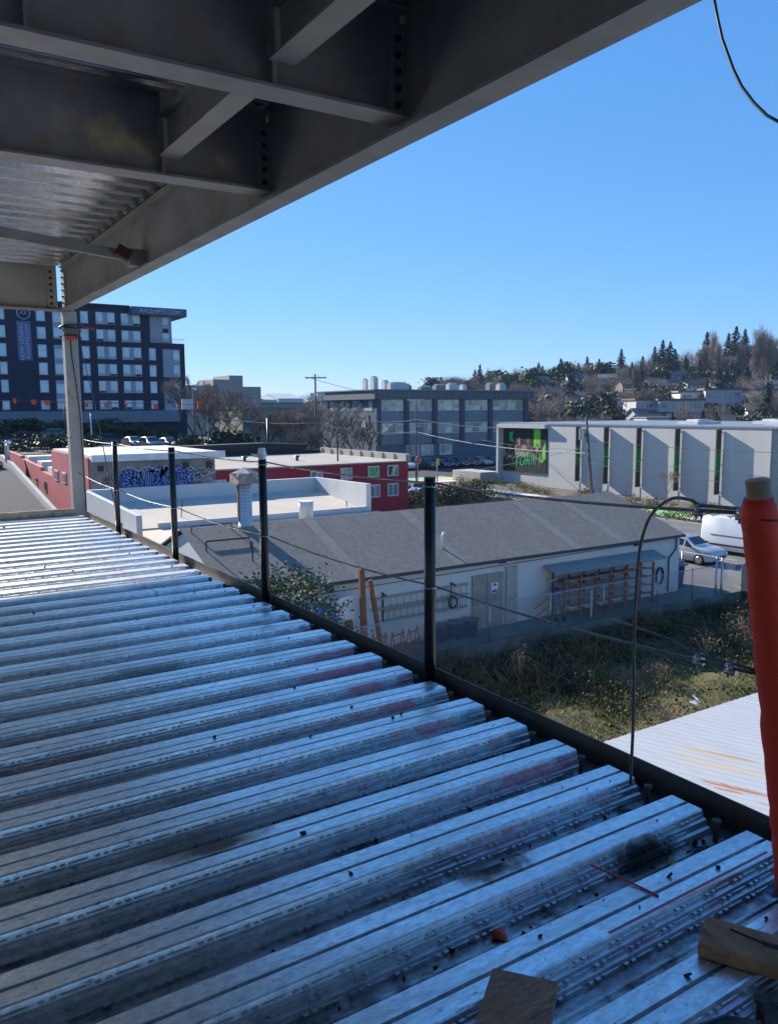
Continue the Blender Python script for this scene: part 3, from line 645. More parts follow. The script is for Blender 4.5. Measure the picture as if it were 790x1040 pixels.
sg = MB(); sg.box(22.55,22.92,YW-.085,YW-.072,-8.05,-7.60); sg = sg.build('notice', M('notice white', (.75,.74,.72), .6), d)
mb = MB(); mb.prism([(22.58,-7.74),(22.735,-7.60),(22.89,-7.74)], YW-.09, YW-.086, 'y'); mb.build('notice', M('notice red', (.6,.05,.05), .6), d)
mb = MB(); mb.box(22.58,22.89,YW-.09,YW-.086,-8.03,-7.92); mb.build('notice', M('notice blue', (.06,.10,.35), .6), d)
mb = MB(); mb.box(23.40,24.05,YW-.10,YW-.005,ZG,-6.98); mb.build('door', M('pale door panel', (.38,.37,.34), .5), t)
for x, z in ((14.5,-6.95),(23.15,-6.78),(31.9,-6.85)):
    mb = MB(); mb.prism([(YW-.005,z),(YW-.22,z+.02),(YW-.16,z+.20),(YW-.005,z+.2)], x-.14, x+.14, 'x'); mb.build('wall_lamp', m_black, t)
mb = MB(); mb.tube([(34.95,YW-.08,-6.75),(34.95,YW-.08,-7.3),(34.4,YW-.08,-7.75),(34.4,YW-.08,-9.5)], .04, 8); mb.build('downpipe', m_fas, t, True)
mb = MB(); mb.tube([(33.75+.26*math.cos(a), YW-.07, -8.6+.42*math.sin(a)) for a in [k*math.pi/10 for k in range(21)]], .05, 8); o = mb.build('garden_hose', m_rubber, None, True, loc=(33.75,YW,-8.6)); tag(o, 'coil of dark hose hung on the white warehouse wall near its corner', 'hose')
mb = MB(); mb.tube([(11,YW-.03,-7.05),(21,YW-.03,-6.92),(34.9,YW-.03,-6.72)], .015, 6); mb.build('conduit', m_fas, t)
# pad in front and retaining wall
mb = MB(); mb.box(9,37.7,25.32,YW-.0,ZG-.2,ZG+.01); struct(mb, 'pad', M('mossy pad', (.13,.16,.13), .9, 0, .3, 1.2, .2, 20))
t = thing('retaining_wall', 'mossy green concrete retaining wall below the chain link fence', 'wall', (25,25.2,-10.9))
mb = MB(); mb.box(8,38.2,25.06,25.31,-10.9,ZG+.04); mb.build('wall_body', m_concd, t)
mb = MB(); mb.box(37.95,38.2,12,25.05,-10.9,ZG+.04); mb.build('wall_body', m_concd, t)

# chain link fence
t = thing('chain_link_fence', 'chain link fence on thin pale posts along the top of the mossy wall', 'fence', (27,25.2,ZG))
for x in (11.4,14.6,17.8,21.0,24.4,27.7,31.4,34.0):
    mb = MB(); mb.cyl((x,25.2,ZG+.04), .03, 1.62, 8); mb.build('post', m_galv, t, True)
for x in (35.9,36.35):
    mb = MB(); mb.cyl((x,25.2,ZG-.9), .055, 2.85, 10); mb.build('post', m_galv, t, True)
mb = MB(); mb.tube([(11.4,25.2,ZG+1.6),(36.3,25.2,ZG+1.6)], .018, 6); mb.build('top_rail', m_galv, t)
mb = MB(); x = 10.2; h = 1.5; w = .0028
while x < 36.2:
    for sg_ in (1,-1):
        a = (x if sg_ > 0 else x+h, 25.2+.004*sg_, ZG+.08); b2 = (x+h if sg_ > 0 else x, 25.2+.004*sg_, ZG+.08+h)
        mb.beam(a, b2, w*2, w*2)
    x += .11
mb.build('mesh', m_galv, t)
t = thing('chain_link_fence', 'chain link fence around the pale parking pad beyond the two thick posts', 'fence', (37.4,28,ZG))
for y in (26.4,28.6,30.8,33.0):
    mb = MB(); mb.cyl((37.6,y,ZG), .03, 1.7, 8); mb.build('post', m_galv, t, True)
mb = MB(); mb.tube([(37.6,25.2,ZG+1.65),(37.6,33,ZG+1.65)], .018, 6); mb.build('top_rail', m_galv, t)

# wooden gate leaf by the pad
t = thing('timber_gate', 'weathered tan board fence panel by the pale parking pad', 'fence', (38.6,25.6,ZG))
for k in range(14):
    pass
mb = MB()
for k in range(16): mb.box(37.9+k*.16, 38.045+k*.16, 25.10, 25.13, ZG+.05, ZG+1.45+random.uniform(-.03,.03))
mb.build('board_panel', M('weathered boards', (.24,.22,.19), .85, 0, .25, 3), t)
mb = MB(); mb.box(37.9,40.5,25.14,25.19,ZG+.3,ZG+.4); mb.build('rail', m_wood2, t); mb = MB(); mb.box(37.9,40.5,25.14,25.19,ZG+1.1,ZG+1.2); mb.build('rail', m_wood2, t)

# ladders
m_alu = M('ladder aluminium', (.33,.31,.27), .5, .4, .2, 8)
m_olad = M('orange fibreglass', (.50,.13,.05), .6, 0, .2, 8)
def ladder(a, b, w, up, lab, mat, n):
    t = thing('ladder', lab, 'ladder', a, 0, None)
    a, b = Vector(a), Vector(b); u = Vector(up).normalized()
    for s_ in (0,1):
        mb = MB(); mb.beam(a+u*w*s_, b+u*w*s_, .03, .08); mb.build('rail', mat, t)
    for k in range(n):
        f = (k+.7)/n; p = a.lerp(b,f); mb = MB(); mb.tube([p, p+u*w], .016, 6); mb.build('rung', m_alu, t)
ladder((16.35,26.86,-7.94),(21.2,26.86,-7.88), .42, (0,0,1), 'upper of the two aluminium ladders hung level on the warehouse wall', m_alu, 15)
ladder((16.85,26.80,-8.46),(21.1,26.80,-8.40), .42, (0,0,1), 'lower of the two aluminium ladders hung level on the warehouse wall', m_alu, 14)
ladder((24.5,26.3,-9.3),(27.2,26.4,-8.15), .40, (.1,.1,1), 'orange railed ladder leaning low at a slant beside the lumber rack', m_olad, 11)
for x in (16.95,20.4):
    mb = MB(); mb.beam((x,YW-.02,-7.35),(x,YW-.30,-7.4), .05,.05); mb.beam((x,YW-.02,-7.3),(x,YW-.02,-8.5), .05,.03); mb.build('ladder_bracket', m_black, WHT)
t = thing('cable_coil', 'coil of black cable hanging over the right end of the lower ladder', 'coil', (20.2,26.7,-8.2))
mb = MB(); mb.tube([(20.25+.22*math.cos(a), 26.70, -8.1+.24*math.sin(a)) for a in [k*math.pi/9 for k in range(19)]], .035, 8); mb.build('loops', m_rubber, t, True)

# lumber rack under its awning
t = thing('lumber_rack', 'rust red steel lumber rack against the white wall under a ribbed awning', 'rack', (29,26.4,ZG))
m_rrack = M('rust red steel', (.27,.085,.05), .7, 0, .3, 8)
rx = [26.1 + k*1.0 for k in range(7)]
for x in rx:
    mb = MB(); mb.box(x-.045,x+.045,26.02,26.10,ZG+.01,-7.55); mb.build('upright', m_rrack, t)
    mb = MB(); mb.box(x-.04,x+.04,26.78,26.85,ZG+.01,-7.45); mb.build('upright', m_rrack, t)
    for z in (-9.15,-8.72,-8.3,-7.9):
        mb = MB(); mb.box(x-.03,x+.03,26.101,26.779,z-.04,z); mb.build('arm', m_rrack, t)
for z in (-8.62,-8.2,-7.8):
    mb = MB(); mb.box(26.1,32.1,25.97,26.018,z-.03,z+.03); mb.build('rail', M('orange brown rail', (.33,.13,.06), .7, 0, .3, 5), t)
t = thing('awning', 'pale green ribbed plastic awning sloping over the lumber rack', 'awning', (29,26.4,-7.3))
mb = MB(); pts = []; x = 25.6; k = 0
while x <= 33.2: pts.append((x, .02 if k % 2 else -.02)); x += .1; k += 1
mb.add([(x,26.0,-7.44+z) for x,z in pts]+[(x,26.95,-7.16+z) for x,z in pts], [(i,i+1,len(pts)+i+1,len(pts)+i) for i in range(len(pts)-1)])
mb.build('sheet', M('grey green plastic sheet', (.27,.28,.245), .5, 0, .2, 2), t)
mb = MB(); mb.box(25.7,33.1,26.11,26.15,-7.50,-7.45); mb.build('bearer', m_wood2, t)
stock = [((.45,.46,.47),'grey pipe lying on the lumber rack'),((.60,.60,.58),'white plastic pipe lying on the lumber rack'),((.10,.16,.30),'dark blue bar lying on the lumber rack'),((.35,.14,.06),'rusty angle bar lying on the lumber rack'),((.10,.10,.10),'black steel bar lying on the lumber rack')]
smat = [M('stock %d' % i, c, .5, .2 if i in (0,4) else 0, .15, 6) for i,(c,_) in enumerate(stock)]
for lv, z in enumerate((-9.145,-8.715,-8.295,-7.895)):
    for k in range(6):
        i = random.choice((0,1,1,2,3,4)); a = 26.1+random.uniform(-.5,.8); L_ = random.uniform(3.5,5.6); y = 26.16+.105*k; r = random.uniform(.03,.05)
        mb = MB()
        if i in (0,1): mb.tube([(a,y,z+r+.002),(min(32.6,a+L_),y,z+r+.002)], r, 8)
        else: mb.box(a,min(32.6,a+L_),y-r,y+r,z+.002,z+.002+r*1.6)
        o = mb.build('stock_bar', smat[i], None, loc=(a,y,z)); tag(o, stock[i][1], 'bar', 'bars and pipes stored on the rack, '+stock[i][1].split(' lying')[0])
t = thing('white_pole', 'short white pole standing in front of the lumber rack', 'pole', (27.55,25.8,ZG))
mb = MB(); mb.cyl((27.55,25.8,ZG+.01), .05, 1.25, 8); mb.build('shaft', smat[1], t)
t = thing('hand_truck', 'blue hand truck with small wheels parked at the near end of the rack', 'hand truck', (25.7,25.8,ZG))
m_blue = M('blue paint', (.03,.07,.22), .5, 0, .2, 6)
mb = MB(); mb.beam((25.5,25.9,ZG+.1),(25.4,26.1,ZG+1.25),.05,.05); mb.beam((25.85,25.9,ZG+.1),(25.75,26.1,ZG+1.25),.05,.05)
for k in range(4): mb.beam((25.49-.03*k,25.93+.05*k,ZG+.25+.3*k),(25.84-.03*k,25.93+.05*k,ZG+.25+.3*k),.04,.04)
mb.build('frame', m_blue, t)
for x in (25.44,25.9):
    mb = MB(); mb.tube([(x,25.88,ZG+.14),(x+.07,25.88,ZG+.14)], .13, 12); mb.build('wheel', m_rubber, t)
mb = MB(); mb.box(25.5,25.86,25.7,25.9,ZG+.02,ZG+.04); mb.build('toe_plate', m_blue, t)

# things leaning or standing at the near end of the warehouse
m_post = M('red brown timber', (.25,.105,.055), .8, 0, .3, 5, .2, 30, .3, stretch=(6,6,1))
for a, b, w, lab in (((15.35,25.75,ZG),(15.28,25.85,-5.97),.22,'tall red brown timber baulk standing upright before the white wall'), ((16.15,25.75,ZG),(15.75,26.0,-6.48),.16,'thinner brown timber leaning beside the tall upright baulk'), ((14.72,25.6,ZG),(14.66,25.75,-7.85),.26,'short brown timber stub standing in front of the white sheet')):
    t = thing('timber_baulk', lab, 'timber', a); mb = MB(); mb.beam(a,b,w,w*.55); mb.build('baulk', m_post, t)
t = thing('white_sheet', 'white painted sheet of board leaning beside the tall timber', 'board', (14.9,26.1,ZG))
mb = MB(); mb.prism([(14.35,-9.5),(15.2,-9.5),(15.15,-6.98),(14.3,-7.05)], 26.05, 26.08, 'y'); mb.build('sheet', M('white board', (.62,.64,.66), .5), t)
t = thing('blue_tarpaulin', 'blue tarpaulin drawn over a low stack beside the white sheet', 'tarpaulin', (13.9,26.3,ZG))
mb = MB(); mb.prism([(25.7,-9.5),(26.9,-9.5),(26.8,-7.35),(26.3,-7.25),(25.8,-7.75)], 13.0, 14.25, 'x'); mb.build('sheet', M('blue tarp', (.045,.12,.28), .5, 0, .25, 3, .3, 6), t, bevel=.05)
for i, (x, y) in enumerate(((15.9,25.6),(16.7,25.55),(17.5,25.65))):
    t = thing('barricade', ['folding orange barricade frame right by the timber baulks','folding orange barricade frame between two others near the timbers','folding orange barricade frame farthest from the timber baulks'][i], 'barricade', (x,y,ZG), .2*i, 'orange barricades by the timbers')
    m_o = M('orange barricade', (.42,.075,.03), .6) if i == 0 else m_o
    mb = MB()
    for sx in (-.28,.28):
        mb.beam((sx,-.22,0),(sx,0,1.1),.03,.03); mb.beam((sx,.22,0),(sx,0,1.1),.03,.03)
    mb.build('leg_frame', m_o, t, world=False)
    for z in (.95,.6,.3):
        mb = MB(); mb.box(-.33,.33,-.24*(1-z/1.15)-.03,-.24*(1-z/1.15)-.005,z-.03,z+.03); mb.build('board', m_o, t, world=False)
for i, x in enumerate((19.4,20.3,21.05)):
    t = thing('plastic_tote', ['dark blue lidded tote before the wall, nearest the ladders\' black coil','dark blue lidded tote standing between two others below the ladders','dark blue lidded tote standing right next to the metal door'][i], 'tote', (x,26.55,ZG+.01), 0, 'dark blue totes along the wall')
    m_tote = M('dark blue plastic', (.025,.05,.11), .45) if i == 0 else m_tote
    mb = MB(); mb.tube([(0,0,0),(0,0,.62)], [.38,.46], 4); mb.build('bin', m_tote, t, world=False)
    mb = MB(); mb.tube([(0,0,.622),(0,0,.69)], [.49,.46], 4); mb.build('lid', m_tote, t, world=False)
for i, (x,y,c,lab) in enumerate(((35.85,27.6,(.02,.06,.20),'blue wheeled bin with flat lid standing at the warehouse corner'),(36.5,28.2,(.02,.025,.03),'black wheeled bin standing beyond the blue one at the warehouse corner'))):
    t = thing('wheeled_bin', lab, 'bin', (x,y,ZG+.01)); m_b = M('bin plastic %d' % i, c, .5)
    mb = MB(); mb.tube([(0,0,.08),(0,0,1.2)], [.42,.55], 4); mb.build('body', m_b, t, world=False)
    mb = MB(); mb.obox((0,0,1.26),(.82,.82,.08),(0,.0,R(45)*0)); mb.build('lid', m_b, t, world=False)
    for s_ in (-.25,.25):
        mb = MB(); mb.tube([(s_-.03,.38,.1),(s_+.03,.38,.1)], .1, 10); mb.build('wheel', m_rubber, t, world=False)

# ------------------------------------------------------------------ roof things on the warehouse
m_flue = M('spiral flue steel', (.55,.55,.54), .4, .55, .12, 3, .1, 30, .5)
m_ruststk = M('rust stained steel', (.42,.40,.38), .6, .3, .25, 4, .1, 30, .5, stain=(.22,.075,.03), sscale=4.5, samt=.95)
t = thing('chimney_flue', 'fat metal chimney flue with rusty cowl rising at the roof ridge', 'chimney', (13.05,31.6,-4.9))
cx, cy = 13.05, 31.55
mb = MB(); z = -4.98; k = 0; P = []; rs = []
while z < -3.0:
    P += [(cx,cy,z),(cx,cy,z+.015),(cx,cy,z+.03),(cx,cy,z+.14)]; rs += [.285,.30,.285,.285]; z += .14
mb.tube(P, rs, 24); mb.build('pipe', m_flue, t, True)
mb = MB(); mb.box(cx-.46,cx+.46,cy-.46,cy+.46,-3.02,-2.62); mb.build('cowl', m_ruststk, t)
mb = MB(); mb.tube([(cx,cy,-2.618),(cx,cy,-2.58),(cx,cy,-2.36)], [.64,.62,.04], 4); mb.build('cowl_cap', m_ruststk, t)
mb = MB(); mb.tube([(cx,cy,-5.05),(cx,cy,-4.86),(cx,cy,-4.8)], [.36,.36,.29], 20); mb.build('flashing', m_felt, t)
mb = MB(); mb.box(cx-.33,cx-.27,cy-.06,cy+.06,-4.6,-3.05); mb.build('stay', M('rust', (.25,.10,.05), .8), t)
def roofz(y): return lerp(ZE, ZR, (y-YW)/(YR-YW))
t = thing('roof_vent', 'slim white bent vent pipe standing alone on the grey felt roof', 'vent', (20.8,28.2,roofz(28.2)))
mb = MB(); mb.tube([(20.8,28.2,roofz(28.2)-.05),(20.8,28.2,-5.5),(20.86,28.2,-5.38),(20.95,28.2,-5.40)], .055, 10); mb.build('pipe', M('white pvc', (.7,.7,.68), .5), t, True)
mb = MB(); mb.cyl((20.8,28.2,roofz(28.2)-.03), .14, .07, 12, .07); mb.build('flashing', m_felt, t)
for i, (p, lab) in enumerate((([(10.75,30.0),(12.55,29.9),(12.2,28.9)], 'low black pipe frame standing on the roof corner nearest the deck'), ([(10.7,31.5),(12.4,31.5)], 'low rusty pipe rail along the ridge beside the chimney'))):
    t = thing('roof_frame', lab, 'frame', (p[0][0],p[0][1],roofz(p[0][1])))
    mb = MB(); q = [(x,y,roofz(29.9 if i == 0 else 31.5)+(.42 if i == 0 else .28)) for x,y in p]; mm_ = m_black if i == 0 else M('rust pipe', (.2,.12,.08), .7)
    mb.tube(q, .032, 8); mb.build('rail', mm_, t)
    for x,y,z in q:
        mb = MB(); mb.cyl((x,y,roofz(y)+.0), .03, z-roofz(y), 8); mb.build('leg', mm_, t)
t = thing('white_bucket', 'translucent white tub sitting on the roof ridge by the parapet', 'tub', (15.97,31.75,-4.75))
mb = MB(); mb.tube([(15.97,31.75,-4.76),(15.97,31.75,-4.3),(15.97,31.75,-4.0)], [.30,.325,.335], 16); mb.build('body', M('white tub plastic', (.60,.59,.55), .5), t, True)
mb = MB(); mb.tube([(15.97,31.75,-4.01),(15.97,31.75,-3.97)], [.355,.355], 16); mb.build('rim', M('tub rim', (.66,.66,.63), .5), t); rescale(t, 1.31)
t = thing('antenna_mast', 'thin bare mast standing on the pale flat roof', 'mast', (10.9,33.4,-4.6)); mb = MB(); mb.tube([(10.9,33.4,-4.6),(11.0,33.4,-3.75)], .018, 6); mb.build('rod', m_black, t); rescale(t, 1.37)
t = thing('roof_vent', 'small white stub pipe beside the right hand parapet of the pale roof', 'vent', (18.4,32.4,-4.6)); mb = MB(); mb.cyl((18.4,32.4,-4.62), .05, .45, 8); mb.build('pipe', smat[1], t); rescale(t, 1.37)

# ------------------------------------------------------------------ pale flat roof behind
t = thing('membrane_roof_building', 'flat building with cream roof membrane and white parapets behind the felt roof', 'building', (13.6,34,ZG))
m_mem = M('cream roof membrane', (.58,.50,.40), .8, 0, .10, .5, .1, 10, .3, stain=(.44,.39,.32), sscale=.35, samt=.6)
m_par = M('white parapet skin', (.53,.535,.53), .6, 0, .08, 1, .25, 5, .4)
mb = MB(); mb.prism([(31.97,ZG),(37.02,ZG),(37.02,-4.08),(31.97,-4.64)], 8.05, 19.2, 'x'); mb.build('roof', m_mem, t)
mb = MB(); mb.box(8.0,19.45,37.021,37.30,ZG,-3.46); mb.build('parapet', m_par, t)
mb = MB(); mb.prism([(31.95,-9),(37.02,-9),(37.02,-3.46),(31.95,-3.42)], 19.201,19.45,'x'); mb.build('parapet', m_par, t)
mb = MB(); mb.prism([(29.0,ZG),(37.02,ZG),(37.02,-3.48),(29.0,-3.72)], 7.84,8.049,'x'); w = mb.build('parapet', M('grey west wall', (.42,.43,.44), .7, 0, .08, 2), t)
mb = MB(); mb.box(7.815,7.838,31.0,31.06,-4.55,-4.2); mb.build('handle', m_black, w)
mb = MB(); mb.box(9.5,19.2,31.961,32.15,-4.9,-4.46); mb.build('kerb', m_par, t)
mb = MB(); pass
rescale(t, 1.37)
t = thing('low_annex', 'low pale topped annex behind the warehouse gable, below the white kerb', 'annex', (14,40,ZG))
mb = MB(); mb.box(9.0,27,36.62,43.7,ZG-.2,-6.5); mb.build('wall', m_par, t)
mb = MB(); mb.box(8.95,27.05,36.6,43.7,-6.499,-6.44); mb.build('roof', m_mem, t)

# ------------------------------------------------------------------ building with the painted wall
t = thing('graffiti_building', 'grey block building with blue graffiti on its front and a red side wall', 'building', (11.4,42,ZG))
m_blk = M('grey block wall', (.27,.255,.24), .9, 0, .2, 1.6, .3, 12, .3, stain=(.36,.34,.33), sscale=.9, samt=.5)
m_redw = M('red painted wall', (.44,.075,.085), .75, 0, .15, 1.2, .2, 20, .35, stain=(.36,.10,.10), sscale=.8, samt=.5)
mb = MB(); mb.box(8.42,14.4,38.52,47.2,ZG,-2.25); mb.build('wall', m_blk, t)
mb = MB(); mb.box(8.34,8.418,38.5,47.2,-6.5,-2.12); rw = mb.build('side_wall', m_redw, t)
mb = MB(); mb.box(8.45,14.75,38.2,47.3,-2.248,-2.02); mb.build('roof', M('pale roof deck', (.60,.57,.51), .8, 0, .08, .5), t)
mb = MB(); mb.box(8.45,14.8,38.12,38.198,-2.30,-1.98); mb.build('fascia', M('white fascia', (.66,.68,.7), .6), t)
for y in (43.9,45.9):
    mb = MB(); mb.box(8.30,8.339,y-.45,y+.45,-3.66,-3.1); wn = mb.build('window', M('window frame pale', (.55,.53,.5), .6), t)
    mb = MB(); mb.box(8.285,8.299,y-.36,y+.36,-3.58,-3.18); mb.build('pane', M_glass('dim pane', (.05,.06,.07), (.12,.13,.14)), wn)
for x in (12.9,8.9,14.1):
    mb = MB(); mb.box(x-.12,x+.12,38.36,38.515,-2.75,-2.5); mb.build('wall_lamp', m_black, t)
# the graffiti: fat overlapping letters, blue with white outlines, smaller white and rust tags either side
m_gb = M('graffiti blue', (.03,.07,.30), .6, 0, .25, 3); m_gw = M('graffiti white', (.62,.63,.66), .6, 0, .1, 3); m_gk = M('graffiti dark', (.03,.03,.05), .6); m_gr = M('graffiti rust', (.25,.07,.06), .7)
random.seed(21)
def stroke(mb, pts, w, y):
    for i in range(len(pts)-1):
        a = Vector((pts[i][0],0,pts[i][1])); b = Vector((pts[i+1][0],0,pts[i+1][1])); d = (b-a).normalized(); n_ = Vector((-d.z,0,d.x))*w/2; e = d*w*.35
        P = [a-e-n_, b+e-n_, b+e+n_, a-e+n_]; mb.add([(p.x,y,p.z) for p in P], [(0,1,2,3)])
G = {'S':[(1,.9),(.6,1),(.1,.85),(.15,.6),(.8,.45),(.95,.2),(.5,0),(0,.1)],'T':[(0,.95),(1,.95),(.5,.95),(.5,0)],'O':[(.5,1),(.05,.7),(.05,.25),(.5,0),(.95,.25),(.95,.7),(.5,1)],'N':[(0,0),(.05,1),(.9,.05),(.95,1)],'K':[(.05,0),(.05,1),(.05,.45),(.9,1),(.05,.45),(.95,0)],'E':[(1,.95),(.05,.95),(.05,.5),(.8,.5),(.05,.5),(.05,.03),(1,.03)],'R':[(.05,0),(.05,1),(.8,.9),(.85,.6),(.05,.5),(.95,0)],'B':[(.05,0),(.05,1),(.8,.88),(.7,.55),(.05,.5),(.9,.4),(.85,.08),(.05,0)]}
seq = 'SBNTOKERS'; bb = MB(); ww = MB(); kk = MB(); rr = MB()
for i in range(95):
    x = lerp(9.85,13.15,random.random()); z = lerp(-3.65,-2.72,random.random()); pts = [(x+.22*math.cos(a)*random.uniform(.7,1.3), z+.16*math.sin(a)*random.uniform(.7,1.3)) for a in [k*math.pi/4 for k in range(8)]]
    bb.add([(p[0],38.514-.00008*i,p[1]) for p in pts], [tuple(range(8))])
for i, ch in enumerate(seq):
    x0 = 9.95+i*.345; s_ = .30; zb = -3.5+random.uniform(-.08,.08); hh = .62+random.uniform(-.06,.1)
    pts = [(x0+p[0]*s_+ (p[1]-.5)*.10, zb+p[1]*hh) for p in G[ch]]
    stroke(ww, pts, .13, 38.504); stroke(bb, pts, .085, 38.500); stroke(kk, [(p_[0]+.05,p_[1]-.05) for p_ in pts[:3]], .03, 38.498)
for x in [9.85+.2*k for k in range(17)]:
    z = -2.75+.08*math.sin(x*7); stroke(ww, [(x,z),(x+.1,z+.1),(x+.2,z-.02)], .03, 38.502); z = -3.66+.05*math.sin(x*9); stroke(ww, [(x,z),(x+.1,z-.06),(x+.2,z+.03)], .035, 38.502)
for x0, x1, cc in ((8.6,9.8,7),(13.0,14.3,9)):
    for i in range(cc*2):
        x = random.uniform(x0,x1); z = random.uniform(-3.5,-2.75); p = [(x,z)]
        for k in range(5): p.append((p[-1][0]+random.uniform(-.12,.16), p[-1][1]+random.uniform(-.16,.16)))
        stroke((ww,kk,rr,ww)[i%4], p, random.uniform(.025,.05), 38.506-.0003*i)
for i in range(10):
    x = random.choice((random.uniform(8.6,9.9),random.uniform(13,13.6))); z = random.uniform(-3.75,-3.2); pts = [(x+.18*math.cos(a), z+.14*math.sin(a)) for a in [k*math.pi/4 for k in range(8)]]; rr.add([(p[0],38.514-.0003*i,p[1]) for p in pts],[tuple(range(8))])
for q, nme, mt_ in ((bb,'graffiti_fill',m_gb),(ww,'graffiti_outline',m_gw),(kk,'graffiti_letters',m_gk),(rr,'graffiti_tag',m_gr)): q.build(nme, mt_, t)
rescale(t, K2)
t = thing('lane_building', 'long low red building with stepped side wall beyond the gravel lane', 'building', (10,53,ZG))
mb = MB(); mb.prism([(47.3,-7),(66,-7),(66,-2.75),(58,-2.9),(58,-3.05),(51,-3.25),(51,-3.45),(47.3,-3.55)], 8.38, 8.6, 'x'); mb.build('side_wall', m_redw, t)
mb = MB(); mb.box(8.601,14.2,47.5,66,ZG,-3.65); mb.build('roof', M('dark flat roof', (.10,.10,.10), .9), t)
for y, x0, x1, z in ((49,8.7,13,-3.2),(53,8.8,13,-3.05),(57,8.7,11.5,-2.9)):
    mb = MB(); mb.box(x0,x1,y,y+1.6,-3.648,z); mb.build('skylight', M('white roof box', (.6,.59,.56), .7), t)
for y in (49.6,52.5,55):
    mb = MB(); mb.box(8.35,8.378,y-.35,y+.35,-4.6,-4.0); mb.build('window', M_glass('lane pane', (.05,.06,.07), (.2,.2,.2)), t)
rescale(t, K2)
t = thing('lane_post', 'grey bollard with a bright round lamp at the far end of the lane wall', 'lamp post', (7.7,59,-3.3))
mb = MB(); mb.cyl((7.7,59,-3.3), .16, 1.1, 10); mb.build('post', m_galv, t)
mb = MB(); mb.tube([(7.75,58.9,-2.15),(7.75,58.9,-2.1),(7.75,58.9,-1.95),(7.75,58.9,-1.88)], [.1,.22,.22,.1], 12); o = mb.build('lamp', M('polished reflector', (.9,.9,.88), .12, 1.0, .02), t, True); rescale(t, K2)

# ------------------------------------------------------------------ red building
t = thing('red_building', 'two storey red painted building with flat gravel roof behind the white parapets', 'building', (22,48,ZG))
m_redf = M('crimson facade', (.36,.020,.034), .6, 0, .08, 1.0, .1, 20, .4)
mb = MB(); mb.box(14.5,28.3,42.0,53.6,ZG,-3.26); mb.build('wall', m_redf, t)
mb = MB(); mb.box(14.42,28.42,41.9,53.6,-3.258,-3.18); mb.build('roof', M('tan gravel roof', (.40,.365,.315), .95, 0, .15, .5, .2, 12, .2, stain=(.31,.28,.24), sscale=.25, samt=.6), t)
mb = MB(); mb.box(28.22,28.42,41.9,53.6,-3.178,-2.78); mb.build('parapet', M('roof parapet', (.36,.34,.31), .8, 0, .15, 1), t)
for k in range(9):
    mb = MB(); y = 42+k*1.4; mb.box(28.15,28.219,y,y+.06,-3.178,-2.80); mb.build('parapet_post', m_tan, t)
mb = MB(); mb.box(14.5,28.42,53.601,53.9,ZG,-2.95); mb.build('parapet', M('black tar parapet', (.015,.015,.016), .7), t)
mb = MB(); mb.prism([(16.5,-3.0),(27.0,-3.0),(27.6,-2.55),(24,-2.35),(17,-2.42)], 53.92, 55.2, 'y'); mb.build('roof_hump', M('black roofing', (.014,.014,.016), .6, 0, .3, 2), t)
m_frm = M('white window frame', (.62,.61,.58), .6, 0, .05)
def window(parent, x0, x1, y, z0, z1, pane, fw=.08, mull=0):
    mb = MB(); mb.box(x0,x1,y-.05,y-.002,z0,z1); w = mb.build('window', m_frm, parent)
    n = mull+1; s_ = (x1-x0-fw*(n+1))/n
    for k in range(n):
        a = x0+fw+k*(s_+fw); mb = MB(); mb.box(a,a+s_,y-.058,y-.0505,z0+fw,z1-fw); mb.build('pane', pane, w)
    return w
pn = M_glass('teal pane', (.05,.09,.10), (.28,.33,.33))
pg_ = M('green poster', (.16,.42,.10), .5, 0, .6, 6); pf = M('striped flag', (.5,.42,.2), .7)
for x, z0, z1, g_ in ((15.9,-4.45,-3.75,0),(21.85,-4.3,-3.55,0),(23.85,-4.15,-3.45,0),(25.75,-4.1,-3.42,1),(27.15,-4.1,-3.42,2),(25.8,-5.35,-4.55,0),(27.15,-5.35,-4.55,0)):
    w = window(t, x-.40, x+.40, 42.0, z0, z1, pn if g_ != 1 else pg_, .07, 1 if g_ == 0 else 0)
    if g_ == 2:
        for k, c in enumerate(((.02,.02,.02),(.6,.45,.05),(.6,.6,.58),(.05,.25,.10))):
            mb = MB(); a = x-.32+k*.14; mb.add([(a,41.935,z0+.08),(a+.14,41.935,z0+.08),(a+.30,41.935,z1-.08) if k < 3 else (a+.2,41.935,z1-.08),(a+.16,41.935,z1-.08)], [(0,1,2,3)]); mb.build('stripe', M('stripe %d' % k, c, .7), w)
mb = MB(); mb.box(17.1,20.3,41.7,41.995,-4.55,-4.22); mb.build('canopy', M('pale canopy', (.55,.56,.55), .6), t)
rescale(t, K2)
mb = MB(); mb.tube([(24.4,44,-3.25),(24.4,44,-1.75)], .05, 8); o = mb.build('roof_mast', m_black, None, loc=(24.4,44,-3.2)); tag(o, 'black standpipe rising from the gravel roof of the red building', 'pipe'); rescale(o, K2)
for i, (x, y) in enumerate(((19.5,47),(22.6,46),(17,50))):
    mb = MB(); mb.tube([(x,y,-3.2),(x,y,-2.95),(x,y,-2.9),(x,y,-2.84)], [.09,.09,.2,.14], 10); o = mb.build('roof_ventilator', m_black, None, loc=(x,y,-3.2)); tag(o, ['small black ventilator on the red building, midway along its near roof edge','small black ventilator on the gravel roof near the standpipe','small black ventilator far back near the black tar parapet'][i], 'vent'); rescale(o, K2)
